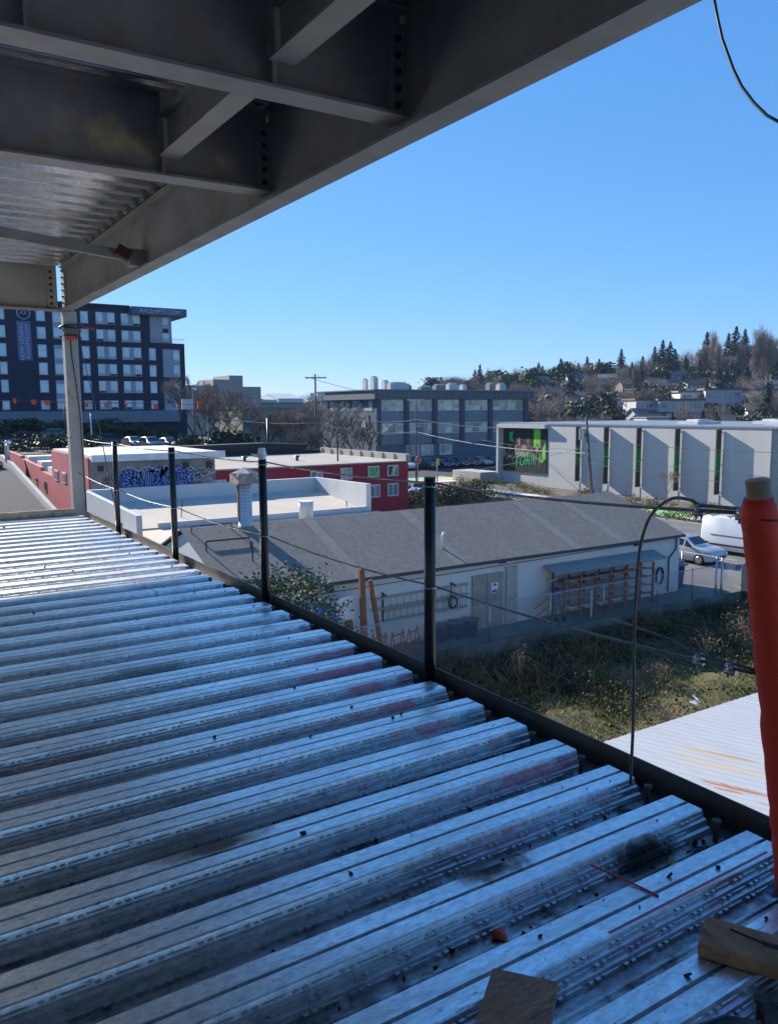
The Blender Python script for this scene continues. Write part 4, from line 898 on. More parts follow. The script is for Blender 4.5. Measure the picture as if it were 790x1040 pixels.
# ------------------------------------------------------------------ vegetation
random.seed(5)
def fast_mesh(name, V, F4, mat):
    """V (n,3), F4 (m,4) or (m,3) arrays"""
    me = bpy.data.meshes.new(name); k = F4.shape[1]
    me.vertices.add(len(V)); me.vertices.foreach_set('co', np.asarray(V, np.float32).ravel())
    me.loops.add(F4.size); me.loops.foreach_set('vertex_index', np.asarray(F4, np.int32).ravel())
    me.polygons.add(len(F4)); me.polygons.foreach_set('loop_start', np.arange(0, F4.size, k, dtype=np.int32)); me.polygons.foreach_set('loop_total', np.full(len(F4), k, np.int32))
    me.materials.append(mat); me.update(calc_edges=True); return me
def leaves(P, size, aspect=.6, droop=0.0, jit=.4):
    """one folded leaf (quad) per point, random orientation"""
    n = len(P); a = rng.normal(size=(n,3)); a[:,2] = a[:,2]*.6 - droop; a /= np.linalg.norm(a,axis=1)[:,None]
    b = np.cross(a, rng.normal(size=(n,3))); b /= np.linalg.norm(b,axis=1)[:,None]
    s = size*(1+jit*rng.uniform(-1,1,size=(n,1)))
    a = a*s/2; b = b*s*aspect/2
    V = np.stack([P-a, P+b, P+a, P-b], 1).reshape(-1,3); F = np.arange(4*n).reshape(n,4)
    return V, F
def put(name, me, loc=(0,0,0), parent=None):
    o = bpy.data.objects.new(name, me); COL.objects.link(o); o.location = loc
    if parent is not None: o.parent = parent
    return o
m_bram = M_leaf('bramble leaves', [(.025,.032,.014),(.06,.068,.024),(.115,.115,.042),(.18,.15,.07)], .7, .55)
m_grass = M_leaf('yard grass', [(.07,.085,.02),(.16,.17,.04),(.24,.21,.075),(.28,.22,.11)], .7, .5)
m_stem = M_leaf('dry stems', [(.10,.07,.05),(.20,.15,.10),(.28,.21,.14)], .8)
m_ever = M_leaf('evergreen leaves', [(.028,.042,.018),(.065,.085,.034),(.115,.13,.055)], .75)
m_bark = M('bark', (.085,.07,.055), .9, 0, .3, 6)
m_twig = M_leaf('bare twigs', [(.17,.135,.11),(.25,.20,.165),(.33,.275,.225)], .9)
m_con = M_leaf('conifer needles', [(.022,.036,.024),(.04,.056,.036),(.065,.08,.048)], .7)
m_dk = M_leaf('dark broadleaf', [(.03,.044,.024),(.055,.072,.034),(.085,.10,.045)], .6)
# bramble mass: mounds
mx = []
for k in range(330):
    x = rng.uniform(9,37.3); y = rng.uniform(13.5,24.9)
    line_ = 19.3 + .10*(x-18) + 1.1*math.sin(x*.8)   # brambles thin out nearer the shed
    if y < line_: continue
    h = rng.uniform(.3,.95)*smooth(y, line_-1, line_+3); mx.append((x,y,max(.3,h),rng.uniform(.6,1.3)))
P = []
for (x,y,h,r) in mx:
    n = int(520*r*r*(.6+h)); a = rng.uniform(0,2*math.pi,n); q = np.sqrt(rng.uniform(0,1,n))*r; z = (1-(q/r)**2)**.5*h*rng.uniform(.45,1.12,n)
    P.append(np.stack([x+q*np.cos(a), y+q*np.sin(a), -10.4+z],1))
P = np.concatenate(P); P = P[P[:,1] < 25.0]
V, F = leaves(P, .105, .7); tag(put('brambles', fast_mesh('brambles', V, F, m_bram)), kind='stuff')
# arching stems sticking out of the brambles
n = 1500; c = np.array(mx)[rng.integers(0,len(mx),n)]; b0 = np.stack([c[:,0]+rng.normal(0,.6,n), c[:,1]+rng.normal(0,.6,n), -10.3+c[:,2]*.3],1); b0[:,1] = np.minimum(b0[:,1], 24.8)
d = np.stack([rng.normal(0,.5,n), rng.normal(0,.5,n), rng.uniform(.4,1.3,n)*c[:,2]**.5],1); w = np.cross(d, [0.3,1,0.1]); w = w/np.linalg.norm(w,axis=1)[:,None]*.010
V = np.stack([b0-w,b0+w,b0+d*.9+w*.4,b0+d*.9-w*.4],1).reshape(-1,3); tag(put('dry_stems', fast_mesh('dry stems', V, np.arange(4*n).reshape(n,4), m_stem)), kind='stuff')
n = 42000; x = rng.uniform(8,37,n); y = rng.uniform(8.6,21.5,n); keep = (np.sin(x*1.3+y*.7)+np.sin(x*.6-y*1.6)+rng.normal(0,.8,n)) > -.6; x, y = x[keep], y[keep]; n = len(x)
h = rng.uniform(.07,.26,n); a = rng.uniform(0,6.28,n); w = .012
b0 = np.stack([x,y,np.array([yz(p,q) for p,q in zip(x,y)])-.01],1); wv_ = np.stack([np.cos(a)*w,np.sin(a)*w,0*a],1); tp = b0+np.stack([rng.normal(0,.09,n),rng.normal(0,.09,n),h],1)
V = np.stack([b0-wv_,b0+wv_,tp+wv_*.3,tp-wv_*.3],1).reshape(-1,3); tag(put('grass', fast_mesh('grass', V, np.arange(4*n).reshape(n,4), m_grass)), kind='stuff')
# low leafy weeds over the grass
n = 9000; x = rng.uniform(10,37,n); y = rng.uniform(12.5,20,n); keep = (np.sin(x*2.1)*np.sin(y*1.9+x*.4)+rng.normal(0,.35,n)) > .15; x, y = x[keep], y[keep]
V, F = leaves(np.stack([x,y,-10.36+rng.uniform(0,.28,len(x))],1), .14, .7); tag(put('weeds', fast_mesh('weeds', V, F, m_bram)), kind='stuff')
def clump(name, lab, cat, x, y, z, r, h, n, mat, size, group=None):
    P = rng.normal(0,1,(n,3))*[r*.45,r*.45,h*.25]+[0,0,h*.55]; P[:,2] = np.abs(P[:,2])
    V,F = leaves(P, size, .5 if mat is not m_stem else .16, -.3 if mat is m_stem else 0); t = thing(name, lab, cat, (x,y,z), 0, group)
    put('foliage', fast_mesh(name, V, F, mat), (0,0,0), t)
    mb = MB()
    for k in range(6): mb.beam((0,0,0),(random.uniform(-r,r)*.5,random.uniform(-r,r)*.5,h*.8),.03,.03)
    mb.build('stem', m_stem, t, world=False); return t
clump('dry_bush', 'tan dried flower head bush standing out of the sunlit brambles', 'bush', 31.2,20.3,-10.35,1.0,1.55,1500, m_stem, .14)
clump('dry_bush', 'small brown dried weed clump at the edge of the brambles near the hanging cable', 'bush', 21.2,16.6,-10.35,.8,.8,700, m_stem, .12)
clump('dry_bush', 'tall wispy dry reed clump standing in the shaded brambles', 'bush', 19.6,21.8,-10.2,.5,1.5,300, m_stem, .12)
for (x,y,r,h) in ((24.5,19.4,.6,.9),(28.8,20.6,.9,1.0)):
    clump('dry_bush', 'brown wispy dried weed clump scattered among the sunlit brambles', 'bush', x,y,-10.35,r,h,420, m_stem, .13, 'dried weed clumps among the brambles')
t = thing('rag', 'white scrap of plastic sheet lying on the yard grass', 'litter', (23.6,17.2,-10.3)); mb = MB(); mb.obox((23.6,17.2,-10.25),(.5,.3,.05),(.2,.1,.5)); mb.obox((23.9,17.3,-10.2),(.3,.25,.05),(.4,.5,.1)); mb.build('sheet', smat[1], t)
# young evergreen growing up beside the deck
t = thing('evergreen_tree', 'sunlit olive green broadleaf tree whose top shows just over the deck edge', 'tree', (8.75,18.6,-10.4))
mb = MB(); mb.tube([(0,0,0),(.1,.05,2),(0,.1,4.3),(.05,.1,5.6)], [.16,.13,.09,.03], 8)
for k in range(26):
    z = random.uniform(2,5.3); a = random.uniform(0,6.28); L_ = random.uniform(.7,1.5); mb.tube([(0,.1,z),(math.cos(a)*L_*.6,math.sin(a)*L_*.6,z+.35),(math.cos(a)*L_,math.sin(a)*L_,z+.6)], [.04,.025,.008], 5)
mb.build('trunk', m_bark, t, world=False)
P = []
for k in range(150):
    a = random.uniform(0,6.28); z = random.uniform(1.6,6.1); rr_ = interp(z,(1.6,3,4.8,6.1),(1.5,1.9,1.75,.7))*math.sqrt(random.random()); n = random.randint(60,150)
    P.append(rng.normal(0,1,(n,3))*[.26,.26,.20]+[rr_*math.cos(a),rr_*math.sin(a),z])
V,F = leaves(np.concatenate(P), .105, .5); put('crown', fast_mesh('crown', V, F, m_ever), (0,0,0), t)

def conifer_mesh(name, seed, n=420, w=.19):
    g = np.random.default_rng(seed); z = g.uniform(.06,1,n)**.9; prof = (1-z)*w*(1+.35*np.sin(z*31+seed)+.15*np.sin(z*57)); a = g.uniform(0,2*np.pi,n); q = np.sqrt(g.uniform(.1,1,n))*prof+.004
    p = np.stack([q*np.cos(a),q*np.sin(a),z],1); out = np.stack([np.cos(a),np.sin(a),-.45+g.normal(0,.25,n)],1); out /= np.linalg.norm(out,axis=1)[:,None]
    L_ = (.035+.05*(1-z))[:,None]*g.uniform(.6,1.3,(n,1)); sd = np.cross(out,[0,0,1])*L_*.45
    V = np.stack([p-out*L_*.6, p+sd, p+out*L_, p-sd],1).reshape(-1,3); F = np.arange(4*n).reshape(n,4)
    tr = np.array([[-.008,0,0],[.008,0,0],[.002,0,1],[-.002,0,1],[0,-.008,0],[0,.008,0],[0,.002,1],[0,-.002,1]]); F = np.concatenate([F,[[4*n,4*n+1,4*n+2,4*n+3],[4*n+4,4*n+5,4*n+6,4*n+7]]])
    return fast_mesh(name, np.concatenate([V,tr]), F, m_con)
def bare_parts(seed, spread=.55, twigs=1400, col=False, fine=.004):
    """trunk+limbs mesh and twig mesh of a leafless tree, height 1"""
    g = random.Random(seed); mb = MB(); tips = []
    def grow(p, d, L_, r, lv):
        q = p + d*L_; mid = p + d*L_*.5 + Vector((g.uniform(-1,1),g.uniform(-1,1),0))*L_*.06
        mb.tube([p,mid,q],[r,r*.85,r*.68], 5 if lv < 2 else 3, cap=False)
        if lv >= 4: tips.append((q,d,L_)); return
        for k in range(g.choice((2,3,3))):
            ax = Vector((g.uniform(-1,1),g.uniform(-1,1),g.uniform(-.25,.5))).normalized(); nd = (d*(1-spread*.62)+ax*spread+Vector((0,0,.22 if not col else .5))).normalized()
            grow(q, nd, L_*g.uniform(.62,.85), r*.62, lv+1)
        if lv >= 1: tips.append((q,d,L_))
    grow(Vector((0,0,0)), Vector((0,0,1)), .26 if not col else .2, .012, 0)
    zm = max(t_[0].z for t_ in tips); k_ = .95/zm
    mb.v = [(x*k_,y*k_,z*k_) for x,y,z in mb.v]
    r2 = np.random.default_rng(seed); T = [tips[i] for i in r2.integers(0,len(tips),twigs)]
    p = np.array([list(t_[0]*k_) for t_ in T]); d = np.array([list(t_[1]) for t_ in T])+r2.normal(0,.55,(twigs,3))+[0,0,.25]; d /= np.linalg.norm(d,axis=1)[:,None]; p = p - d*r2.uniform(0,.05,(twigs,1))
    L_ = r2.uniform(.03,.10,(twigs,1)); w = np.cross(d, r2.normal(size=(twigs,3))); w = w/np.linalg.norm(w,axis=1)[:,None]*fine
    V = np.stack([p-w,p+w,p+d*L_+w*.2,p+d*L_-w*.2],1).reshape(-1,3)
    return mb, V, np.arange(4*twigs).reshape(twigs,4)
def bare_far(name, seed, twigs=1500, fine=.0034, wd=.36, low=.22, up=.35, limbs=16):
    """far leafless tree: trunk, limbs and a haze of fine twigs filling an uneven crown"""
    g = np.random.default_rng(seed); mb = MB(); mb.tube([(0,0,0),(0,0,.35),(.01,0,.75)],[.016,.012,.004],5,cap=False); B = []
    for k in range(limbs):
        z0 = g.uniform(low*.6,.6); a = k*2.4+g.uniform(-.4,.4); q = g.uniform(.45,1)*wd; z1 = min(.90, z0+g.uniform(.2,.42))-.06*q/wd; c = (q*math.cos(a), q*math.sin(a), z1); B.append((z0,c))
        mb.tube([(0,0,z0),(c[0]*.45,c[1]*.45,z0+(z1-z0)*.4),c],[.008,.005,.002],3,cap=False)
    idx = g.integers(0,limbs,twigs); f = g.uniform(.25,1,twigs)[:,None]; C = np.array([B[i][1] for i in idx]); Z = np.array([[0,0,B[i][0]] for i in idx])
    p = Z + (C-Z)*f + g.normal(0,.055 if wd > .2 else .028,(twigs,3)); d = p-[0,0,low]; d /= np.linalg.norm(d,axis=1)[:,None]+1e-6; d = d*(1-up)+[0,0,up]+g.normal(0,.3,(twigs,3)); d /= np.linalg.norm(d,axis=1)[:,None]
    L_ = g.uniform(.05,.13,(twigs,1)); w = np.cross(d, g.normal(size=(twigs,3))); w = w/np.linalg.norm(w,axis=1)[:,None]*fine
    V = np.stack([p-w,p+w,p+d*L_+w*.2,p+d*L_-w*.2],1).reshape(-1,3); V[:,2] = np.clip(V[:,2],.02,1.02); F = np.arange(4*twigs).reshape(twigs,4)
    return fast_mesh(name, np.concatenate([V, np.array(mb.v)]), np.concatenate([F, np.array(mb.f)+len(V)]), m_twig)
def round_mesh(name, seed, n=520, mat=None, flat=1.0):
    g = np.random.default_rng(seed); P = []
    for k in range(13):
        c = g.normal(0,.115,3)*[1,1,.8]+[0,0,.56]; P.append(g.normal(0,.085,(n//13,3))+c)
    P = np.concatenate(P); P[:,2] = np.clip(P[:,2],.03,1)
    n = len(P); a = g.normal(size=(n,3)); a /= np.linalg.norm(a,axis=1)[:,None]; b = np.cross(a,g.normal(size=(n,3))); b /= np.linalg.norm(b,axis=1)[:,None]; s = .06*g.uniform(.5,1.3,(n,1))
    V = np.stack([P-a*s,P+b*s*.7,P+a*s,P-b*s*.7],1).reshape(-1,3); F = np.arange(4*n).reshape(n,4)
    tr = np.array([[-.015,0,0],[.015,0,0],[.006,0,.6],[-.006,0,.6],[0,-.015,0],[0,.015,0],[0,.006,.6],[0,-.006,.6]]); F = np.concatenate([F,[[4*n,4*n+1,4*n+2,4*n+3],[4*n+4,4*n+5,4*n+6,4*n+7]]])
    return fast_mesh(name, np.concatenate([V,tr]), F, mat or m_dk)
CON = [conifer_mesh('conifer', 3, 800, .30), conifer_mesh('conifer', 8, 800, .36), conifer_mesh('conifer', 15, 800, .26)]
BARE = [bare_far('bare tree', 21), bare_far('bare tree', 33, wd=.42, limbs=20), bare_far('bare tree', 40, 1700, wd=.33)]
POP = [bare_far('upright bare tree', 51, 2000, .0026, .085, .08, .8, 26), bare_far('upright bare tree', 57, 2000, .0026, .10, .08, .8, 26)]
RND = [round_mesh('broadleaf', 61), round_mesh('broadleaf', 67), round_mesh('broadleaf', 71)]

def sd(s, D): return (D*(SY + s*CY), D*(CY - s*SY))      # a point by bearing and distance along the valley
def su(u): return (u-395)/822
# far wooded hillside
def htree(kind, u, D, h, wd=1.0):
    x, y = sd(su(u), D); z = gz(x,y)-.5
    if kind == 'c': nm, me, lab, cat, grp = 'conifer_tree', random.choice(CON), 'dark pointed conifer on the wooded far hillside', 'tree', 'conifers on the far hillside'
    elif kind == 'b': nm, me, lab, cat, grp = 'bare_tree', random.choice(BARE), 'spreading leafless brown tree on the wooded far hillside', 'tree', 'bare trees on the far hillside'
    elif kind == 'p': nm, me, lab, cat, grp = 'poplar_tree', random.choice(POP), 'tall narrow leafless poplar on the wooded far hillside', 'tree', 'poplars on the far hillside'
    else: nm, me, lab, cat, grp = 'broadleaf_tree', random.choice(RND), 'round dark evergreen broadleaf tree on the wooded far hillside', 'tree', 'broadleaf trees on the far hillside'
    h *= .84 if kind == 'p' else 1.08
    o = put(nm, me, (x,y,z)); o.scale = (h*wd,h*wd,h); o.rotation_euler = (0,0,random.uniform(0,6.28)); tag(o, lab, cat, grp)
random.seed(77)
# skyline, left to right
for u in range(440, 560, 5): htree(random.choice('bbrc'), u+random.uniform(-2,2), random.uniform(470,540), random.uniform(8,13), 1.3)
for u in range(480, 600, 5): htree(random.choice('brbc'), u+random.uniform(-2,2), random.uniform(480,540), random.uniform(11,17), 1.2)
for u in range(545, 605, 5): htree(random.choice('cbcr'), u+random.uniform(-2,2), random.uniform(470,530), random.uniform(12,17), 1.2)
for u,h in ((594,20),(599,16),(606,18),(617,14),(628,22),(571,15),(584,14)): htree('c', u, 500, h, 1.1)
for u in range(540, 800, 5): htree(random.choice('bbrcbb'), u+random.uniform(-3,3), random.uniform(430,530), random.uniform(10,17), 1.35)
for u,h in ((662,19),(669,22),(676,21),(682,17),(712,24),(735,21),(742,24),(751,22),(790,26),(797,24),(806,26)): htree('c', u+random.uniform(-1,1), random.uniform(450,480), h, 1.15)
for u,D,h,w_ in ((643,330,22,.95),(712,430,27,.9),(719,440,34,.9),(724,430,29,.9),(764,390,36,.9),(770,395,38,.9),(775,390,33,.9),(780,410,30,.9),(706,430,24,.9),(748,430,26,.9)): htree('p', u, D, h, w_)
for k in range(170):
    u = random.uniform(455, 830); D = random.uniform(235, 470); kind = random.choice('bbbrrcc' if u > 560 else 'bbrr'); htree(kind, u, D, random.uniform(6,12)*(1 if kind != 'c' else 1.2), 1.25)
for u in range(545, 800, 10):                                 # the dark evergreen belt just over the grey building's roof
    htree(random.choice('rbcrb'), u+random.uniform(-4,4), random.uniform(200,235), random.uniform(5.5,9), 1.2)
for u in range(460, 560, 9): htree(random.choice('brb'), u+random.uniform(-4,4), random.uniform(230,330), random.uniform(8,11), 1.2)
# houses on the hillside
HC = [('white',(.66,.66,.64)),('grey',(.40,.41,.42)),('cream',(.58,.54,.46)),('brown',(.20,.15,.12)),('slate blue',(.20,.25,.30))]
hm = [M(n_+' house wall', c_, .8, 0, .08) for n_,c_ in HC]; rmat = [M('dark shingle', (.09,.085,.085), .9), M('grey shingle', (.17,.17,.17), .9), M('brown shingle', (.14,.10,.08), .9)]
m_hwin = M_glass('house pane', (.03,.04,.05), (.22,.25,.27))
HM = {}
def house(i, x, y, w, d, h, flat, rz, lab, grp, floors=2):
    key = (i, flat, floors)
    if key not in HM:
        t = thing('flat_roof_house' if flat else 'gabled_house', lab, 'house', (x,y,gz(x,y)-1), rz, grp); HM[key] = t
        mb = MB(); mb.box(-.5,.5,-.5,.5,-.8,1)
        if not flat: mb.add([(-.5,-.5,1.001),(.5,-.5,1.001),(-.5,.5,1.001),(.5,.5,1.001),(-.5,0,1.4),(.5,0,1.4)], [(0,2,4),(1,5,3),(0,1,5,4)[:0] or (0,4,5,1)])
        mb.build('wall', hm[i], t, world=False)
        mb = MB()
        if flat: mb.box(-.54,.54,-.54,.54,1.002,1.07)
        else:
            for s_ in (-1,1): mb.add([(-.56,s_*.58,.95),(.56,s_*.58,.95),(.56,0,1.43),(-.56,0,1.43),(-.56,s_*.58,1.0),(.56,s_*.58,1.0),(.56,0,1.48),(-.56,0,1.48)], [(0,1,2,3),(4,5,6,7),(0,1,5,4),(0,3,7,4),(1,2,6,5)])
        mb.build('roof', rmat[(i+flat)%3], t, world=False)
        for f_ in range(floors):
            z = (f_+.3)/floors
            for k in range(4):
                mb = MB(); xx = -.38+.25*k; mb.box(xx-.07,xx+.07,-.52,-.501,z,z+.42/floors); mb.build('window', m_hwin, t, world=False)
        t.scale = (w,d,h); return
    dup(HM[key], (x,y,gz(x,y)-1), rz, lab, (w,d,h), grp)
random.seed(13)
for k in range(95):
    u = random.uniform(545, 815); D = random.uniform(240, 490); x, y = sd(su(u), D); i = random.randrange(5); fl = random.random() < .35
    house(i, x, y, random.uniform(6,10), random.uniform(5,7), random.uniform(3.8,5.5), fl, -YAW+random.uniform(-.5,.5), ('flat roofed ' if fl else 'gabled ')+HC[i][0]+' house among the trees on the far hillside', ('flat roofed ' if fl else 'gabled ')+HC[i][0]+' hillside houses')
for u,D,w,h,i in ((655,265,12,9,1),(668,270,11,8,2),(684,262,14,9,1),(712,290,20,9,0),(728,285,12,10,1),(742,295,22,8.5,1),(762,300,16,8,4),(632,290,12,7,0),(664,240,9,5.5,0),(600,300,12,6,0),(575,320,14,6,2)):
    x, y = sd(su(u), D); house(i, x, y, w, 10, h, True, -YAW+random.uniform(-.15,.15), HC[i][0]+' flat roofed apartment block low on the far hillside', HC[i][0]+' apartment blocks low on the hillside', 3)

# bare trees between the apartment block and the blue building
mb_, V_, F_ = bare_parts(91, twigs=2400, fine=.0019); tr_me = mb_.mesh('trunk', m_bark); cr_me = fast_mesh('crown', V_, F_, m_twig)
mb_, V_, F_ = bare_parts(96, twigs=2400, spread=.62, fine=.0019); tr_me2 = mb_.mesh('trunk', m_bark); cr_me2 = fast_mesh('crown', V_, F_, m_twig)
random.seed(3)
spots = [(198,118,11,0),(206,108,12,0),(214,112,11,1),(224,104,10.5,0),(232,116,11,1),(241,108,10,0),(250,120,10,1),(262,112,9.5,0),(274,106,9.5,1),(284,114,9.5,0),(295,104,9.5,1),(305,112,10,0),(316,104,10.5,1),(330,110,12,0),(344,104,12.5,1),(357,108,11,0),(338,96,9,1),(300,95,7.5,0),(226,96,8.5,1),(362,95,9.5,0)]
for u,D,h,v in spots:
    x,y = sd(su(u), D); t = thing('bare_tree', 'leafless brown street tree in the tangle between apartment block and blue office', 'tree', (x,y,gz(x,y)-.2), random.uniform(0,6), 'bare trees before the blue office')
    put('trunk', tr_me if v == 0 else tr_me2, parent=t); put('crown', cr_me if v == 0 else cr_me2, parent=t); t.scale = (h*.95,h*.95,h*.86)
for i,(u,D,h,lab) in enumerate(((190,84,5.2,'dark olive shrub at the corner of the dark apartment block'),(226,92,4.6,'dark green shrub under the bare trees, left of its pair'),(243,94,5.0,'dark green shrub under the bare trees beside the black fence'),(318,92,3.6,'low dark shrub at the foot of the crossarm pole'))):
    x,y = sd(su(u), D); o = put('shrub', RND[i%3], (x,y,gz(x,y)-.4)); o.scale = (h*1.1,h*1.1,h); tag(o, lab, 'shrub')
for k in range(17):
    u = -6+12*k+random.uniform(-3,3); x,y = sd(su(u), random.uniform(112,124)); o = put('shrub', RND[k%3], (x,y,gz(x,y)-.4)); h = random.uniform(2.4,3.8); o.scale = (h*1.6,h*1.6,h); tag(o, 'dark shrub in the shaded bank at the foot of the apartment block', 'shrub', 'shrubs on the bank below the apartments')
for k in range(14):
    u = -40+10*k+random.uniform(-3,3); x,y = sd(su(u), random.uniform(86,98)); o = put('shrub', RND[k%3], (x,y,gz(x,y)-.4)); h = random.uniform(2.2,3.2); o.scale = (h*1.7,h*1.7,h); tag(o, 'dark scrubby bush at the top of the gravel lane beyond the red side wall', 'shrub', 'bushes beyond the gravel lane')
# far skyline trees on the left
for u in range(228, 470, 7):
    x,y = sd(su(u+random.uniform(-3,3)), random.uniform(300,430)); o = put('bare_tree', random.choice(BARE), (x,y,gz(x,y)-.5)); h = random.uniform(8,13); o.scale = (h*1.3,h*1.3,h); tag(o, 'small distant leafless tree on the low skyline', 'tree', 'distant trees on the low skyline')
# clipped hedge beside the red building
n = 9000; P = np.stack([rng.uniform(-8.2,8.2,n), rng.uniform(-1.4,1.4,n), rng.uniform(0,1.75,n)+.2*rng.normal(size=n)],1); V,F = leaves(P,.2,.6)
t = thing('hedge', 'dark straggly hedge between the red building and the footpath', 'hedge', (48.8,66.2,ZG), .30); put('foliage', fast_mesh('hedge', V, F, M_leaf('hedge leaves', [(.03,.03,.018),(.06,.055,.03),(.09,.075,.05)], .7)), parent=t)
mb = MB()
for k in range(30): x = -8+16*k/29; mb.beam((x,0,0),(x+random.uniform(-.3,.3),random.uniform(-.5,.5),1.5),.05,.05)
mb.build('stem', m_stem, t, world=False)
# planting along the footpath
m_plant = M_leaf('yellow green planting', [(.10,.11,.03),(.19,.18,.05),(.26,.22,.08)], .7)
PLm = []
for k in range(3):
    P = rng.normal(0,1,(220,3))*[.42,.42,.2]+[0,0,.35]; P[:,2] = np.abs(P[:,2]); V,F = leaves(P,.2,.35); PLm.append(fast_mesh('planting', V, F, m_plant))
random.seed(9); y = 84
while y > 30:
    for x in (58.0+random.uniform(-.4,.4), random.uniform(63.2,67.8)):
        if random.random() < .85:
            o = put('low_shrub', random.choice(PLm), (x,y,ZG)); s_ = random.uniform(.6,1.15); o.scale = (s_,s_,s_*random.uniform(.8,1.3)); o.rotation_euler = (0,0,random.uniform(0,6)); tag(o, 'tufty yellow green shrub planted beside the painted footpath', 'shrub', 'planting along the painted footpath')
    y -= 1.15
for (x,y) in ((66.4,52.5),):
    t = thing('young_tree', 'thin leafless sapling against the grey panel wall, beyond the van', 'tree', (x,y,ZG)); put('trunk', tr_me, parent=t); put('crown', cr_me2, parent=t); t.scale = (2.8,2.8,3.4)
# ------------------------------------------------------------------ vehicles
m_tyre = M('tyre rubber', (.012,.012,.012), .8); m_rim = M('alloy rim', (.35,.36,.37), .35, .8, .1); m_cglass = M('car glass', (.012,.015,.018), .06, 0, .1, 1, spec=.9)
m_lamp = M('head lamp', (.6,.62,.65), .15, 0, .05, spec=.8); m_tail = M('tail lamp', (.30,.01,.01), .3); m_plate = M('number plate', (.6,.6,.58), .5); m_trim = M('black trim', (.02,.02,.02), .6)
def paint(n, c): 
    m = M(n, c, .28, 0, .04, 2, spec=.6); m.node_tree.nodes['Principled BSDF'].inputs['Coat Weight'].default_value = .6; return m
def make_car(name, lab, cat, col, loc, rz, kind='suv', group=None):
    """heading -y at rz = 0; x stations measured back from the nose"""
    t = thing(name, lab, cat, loc, rz, group)
    if kind == 'van':   st_ = [(0,.35,.78,.80,.84,.80),(.15,.30,.95,1.02,.92,.88),(.75,.28,1.12,1.20,.98,.90),(1.05,.26,1.2,1.30,.99,.90),(1.75,.26,1.25,2.25,1.0,.80),(2.3,.26,1.25,2.42,1.0,.84),(4.2,.26,1.25,2.45,1.0,.86),(5.5,.30,1.25,2.43,1.0,.86),(5.6,.34,1.2,2.30,.98,.84)]; axles = (.95,4.45); wr = .35; cab = (3,5); rearq = None
    elif kind == 'suv': st_ = [(0,.35,.62,.66,.74,.70),(.12,.28,.78,.86,.86,.80),(.6,.22,.95,1.02,.92,.84),(1.25,.2,1.02,1.10,.93,.82),(1.95,.2,1.05,1.58,.93,.68),(2.7,.2,1.06,1.66,.93,.70),(3.7,.22,1.08,1.60,.92,.68),(4.4,.28,1.05,1.20,.90,.78),(4.6,.36,.95,1.0,.82,.74)]; axles = (.88,3.65); wr = .34; cab = (3,7); rearq = 1
    else:               st_ = [(0,.32,.55,.58,.72,.68),(.12,.24,.68,.74,.84,.78),(.7,.18,.85,.92,.88,.80),(1.4,.17,.92,.98,.89,.78),(2.15,.17,.95,1.40,.89,.62),(2.9,.17,.96,1.46,.89,.64),(3.6,.18,.97,1.34,.88,.63),(4.25,.22,.95,1.05,.87,.76),(4.55,.32,.86,.92,.80,.72)]; axles = (.85,3.5); wr = .31; cab = (3,7); rearq = 1
    Lc = st_[-1][0]/2; mb = MB(); rings = []
    for (x,zb,zbelt,zt,wb,wt) in st_:
        y = x - Lc; h = [(-wb*.9,zb),(-wb*.985,zb+.12),(-wb,(zb+zbelt)/2),(-wb*.985,zbelt),(-wt,zt-.05 if zt-zbelt > .2 else zt-.02),(-wt*.82,zt),(0,zt+.015)]
        rings.append([(p[0],y,p[1]) for p in h]+[(-p[0],y,p[1]) for p in h[-2::-1]])
    n = len(rings[0]); V = [p for r_ in rings for p in r_]
    F = [(i*n+k,i*n+(k+1)%n,(i+1)*n+(k+1)%n,(i+1)*n+k) for i in range(len(rings)-1) for k in range(n)]+[tuple(range(n))]+[tuple((len(rings)-1)*n+k for k in range(n))]
    mb.add(V,F); b = mb.build('body', col, t, world=False, bevel=.03)
    for p in b.data.polygons: p.use_smooth = True
    # side glass
    lo, hi = cab
    for s_ in (-1,1):
        segs = range(lo, hi) if kind != 'van' else range(3,5)
        for i in segs:
            a, c = st_[i], st_[i+1]
            def sp(st, f):
                return (s_*(lerp(st[4]*.985,st[5],f)+.012), lerp(st[2],st[3]-.05,f))
            f0, f1 = .10, .86
            ya, yc = a[0]-Lc+.07, c[0]-Lc-.05
            if a[3]-a[2] < .2: f1a, f1c = .2, .86
            elif c[3]-c[2] < .2: f1a, f1c = .86, .2
            else: f1a = f1c = .86
            pa0,pa1,pc0,pc1 = sp(a,f0),sp(a,f1a),sp(c,f0),sp(c,f1c)
            m2 = MB(); m2.add([(pa0[0],ya,pa0[1]),(pc0[0],yc,pc0[1]),(pc1[0],yc,pc1[1]),(pa1[0],ya,pa1[1])],[(0,1,2,3)]); m2.build('side_window', m_cglass, t, world=False)
    def screen(nm, i, j, dy):
        a, c = st_[i], st_[j]; m2 = MB(); f0,f1 = .12,.9
        ya = lerp(a[0],c[0],f0)-Lc; yc = lerp(a[0],c[0],f1)-Lc; za = lerp(a[3],c[3],f0)+.02; zc = lerp(a[3],c[3],f1)+.02; wa = lerp(a[5],c[5],f0)*.9; wc = lerp(a[5],c[5],f1)*.88
        m2.add([(-wa,ya+dy,za),(wa,ya+dy,za),(wc,yc+dy,zc),(-wc,yc+dy,zc)],[(0,1,2,3)]); m2.build(nm, m_cglass, t, world=False)
    screen('windscreen', 3, 4, -.02)
    if rearq: screen('rear_window', 7, 6, .02)
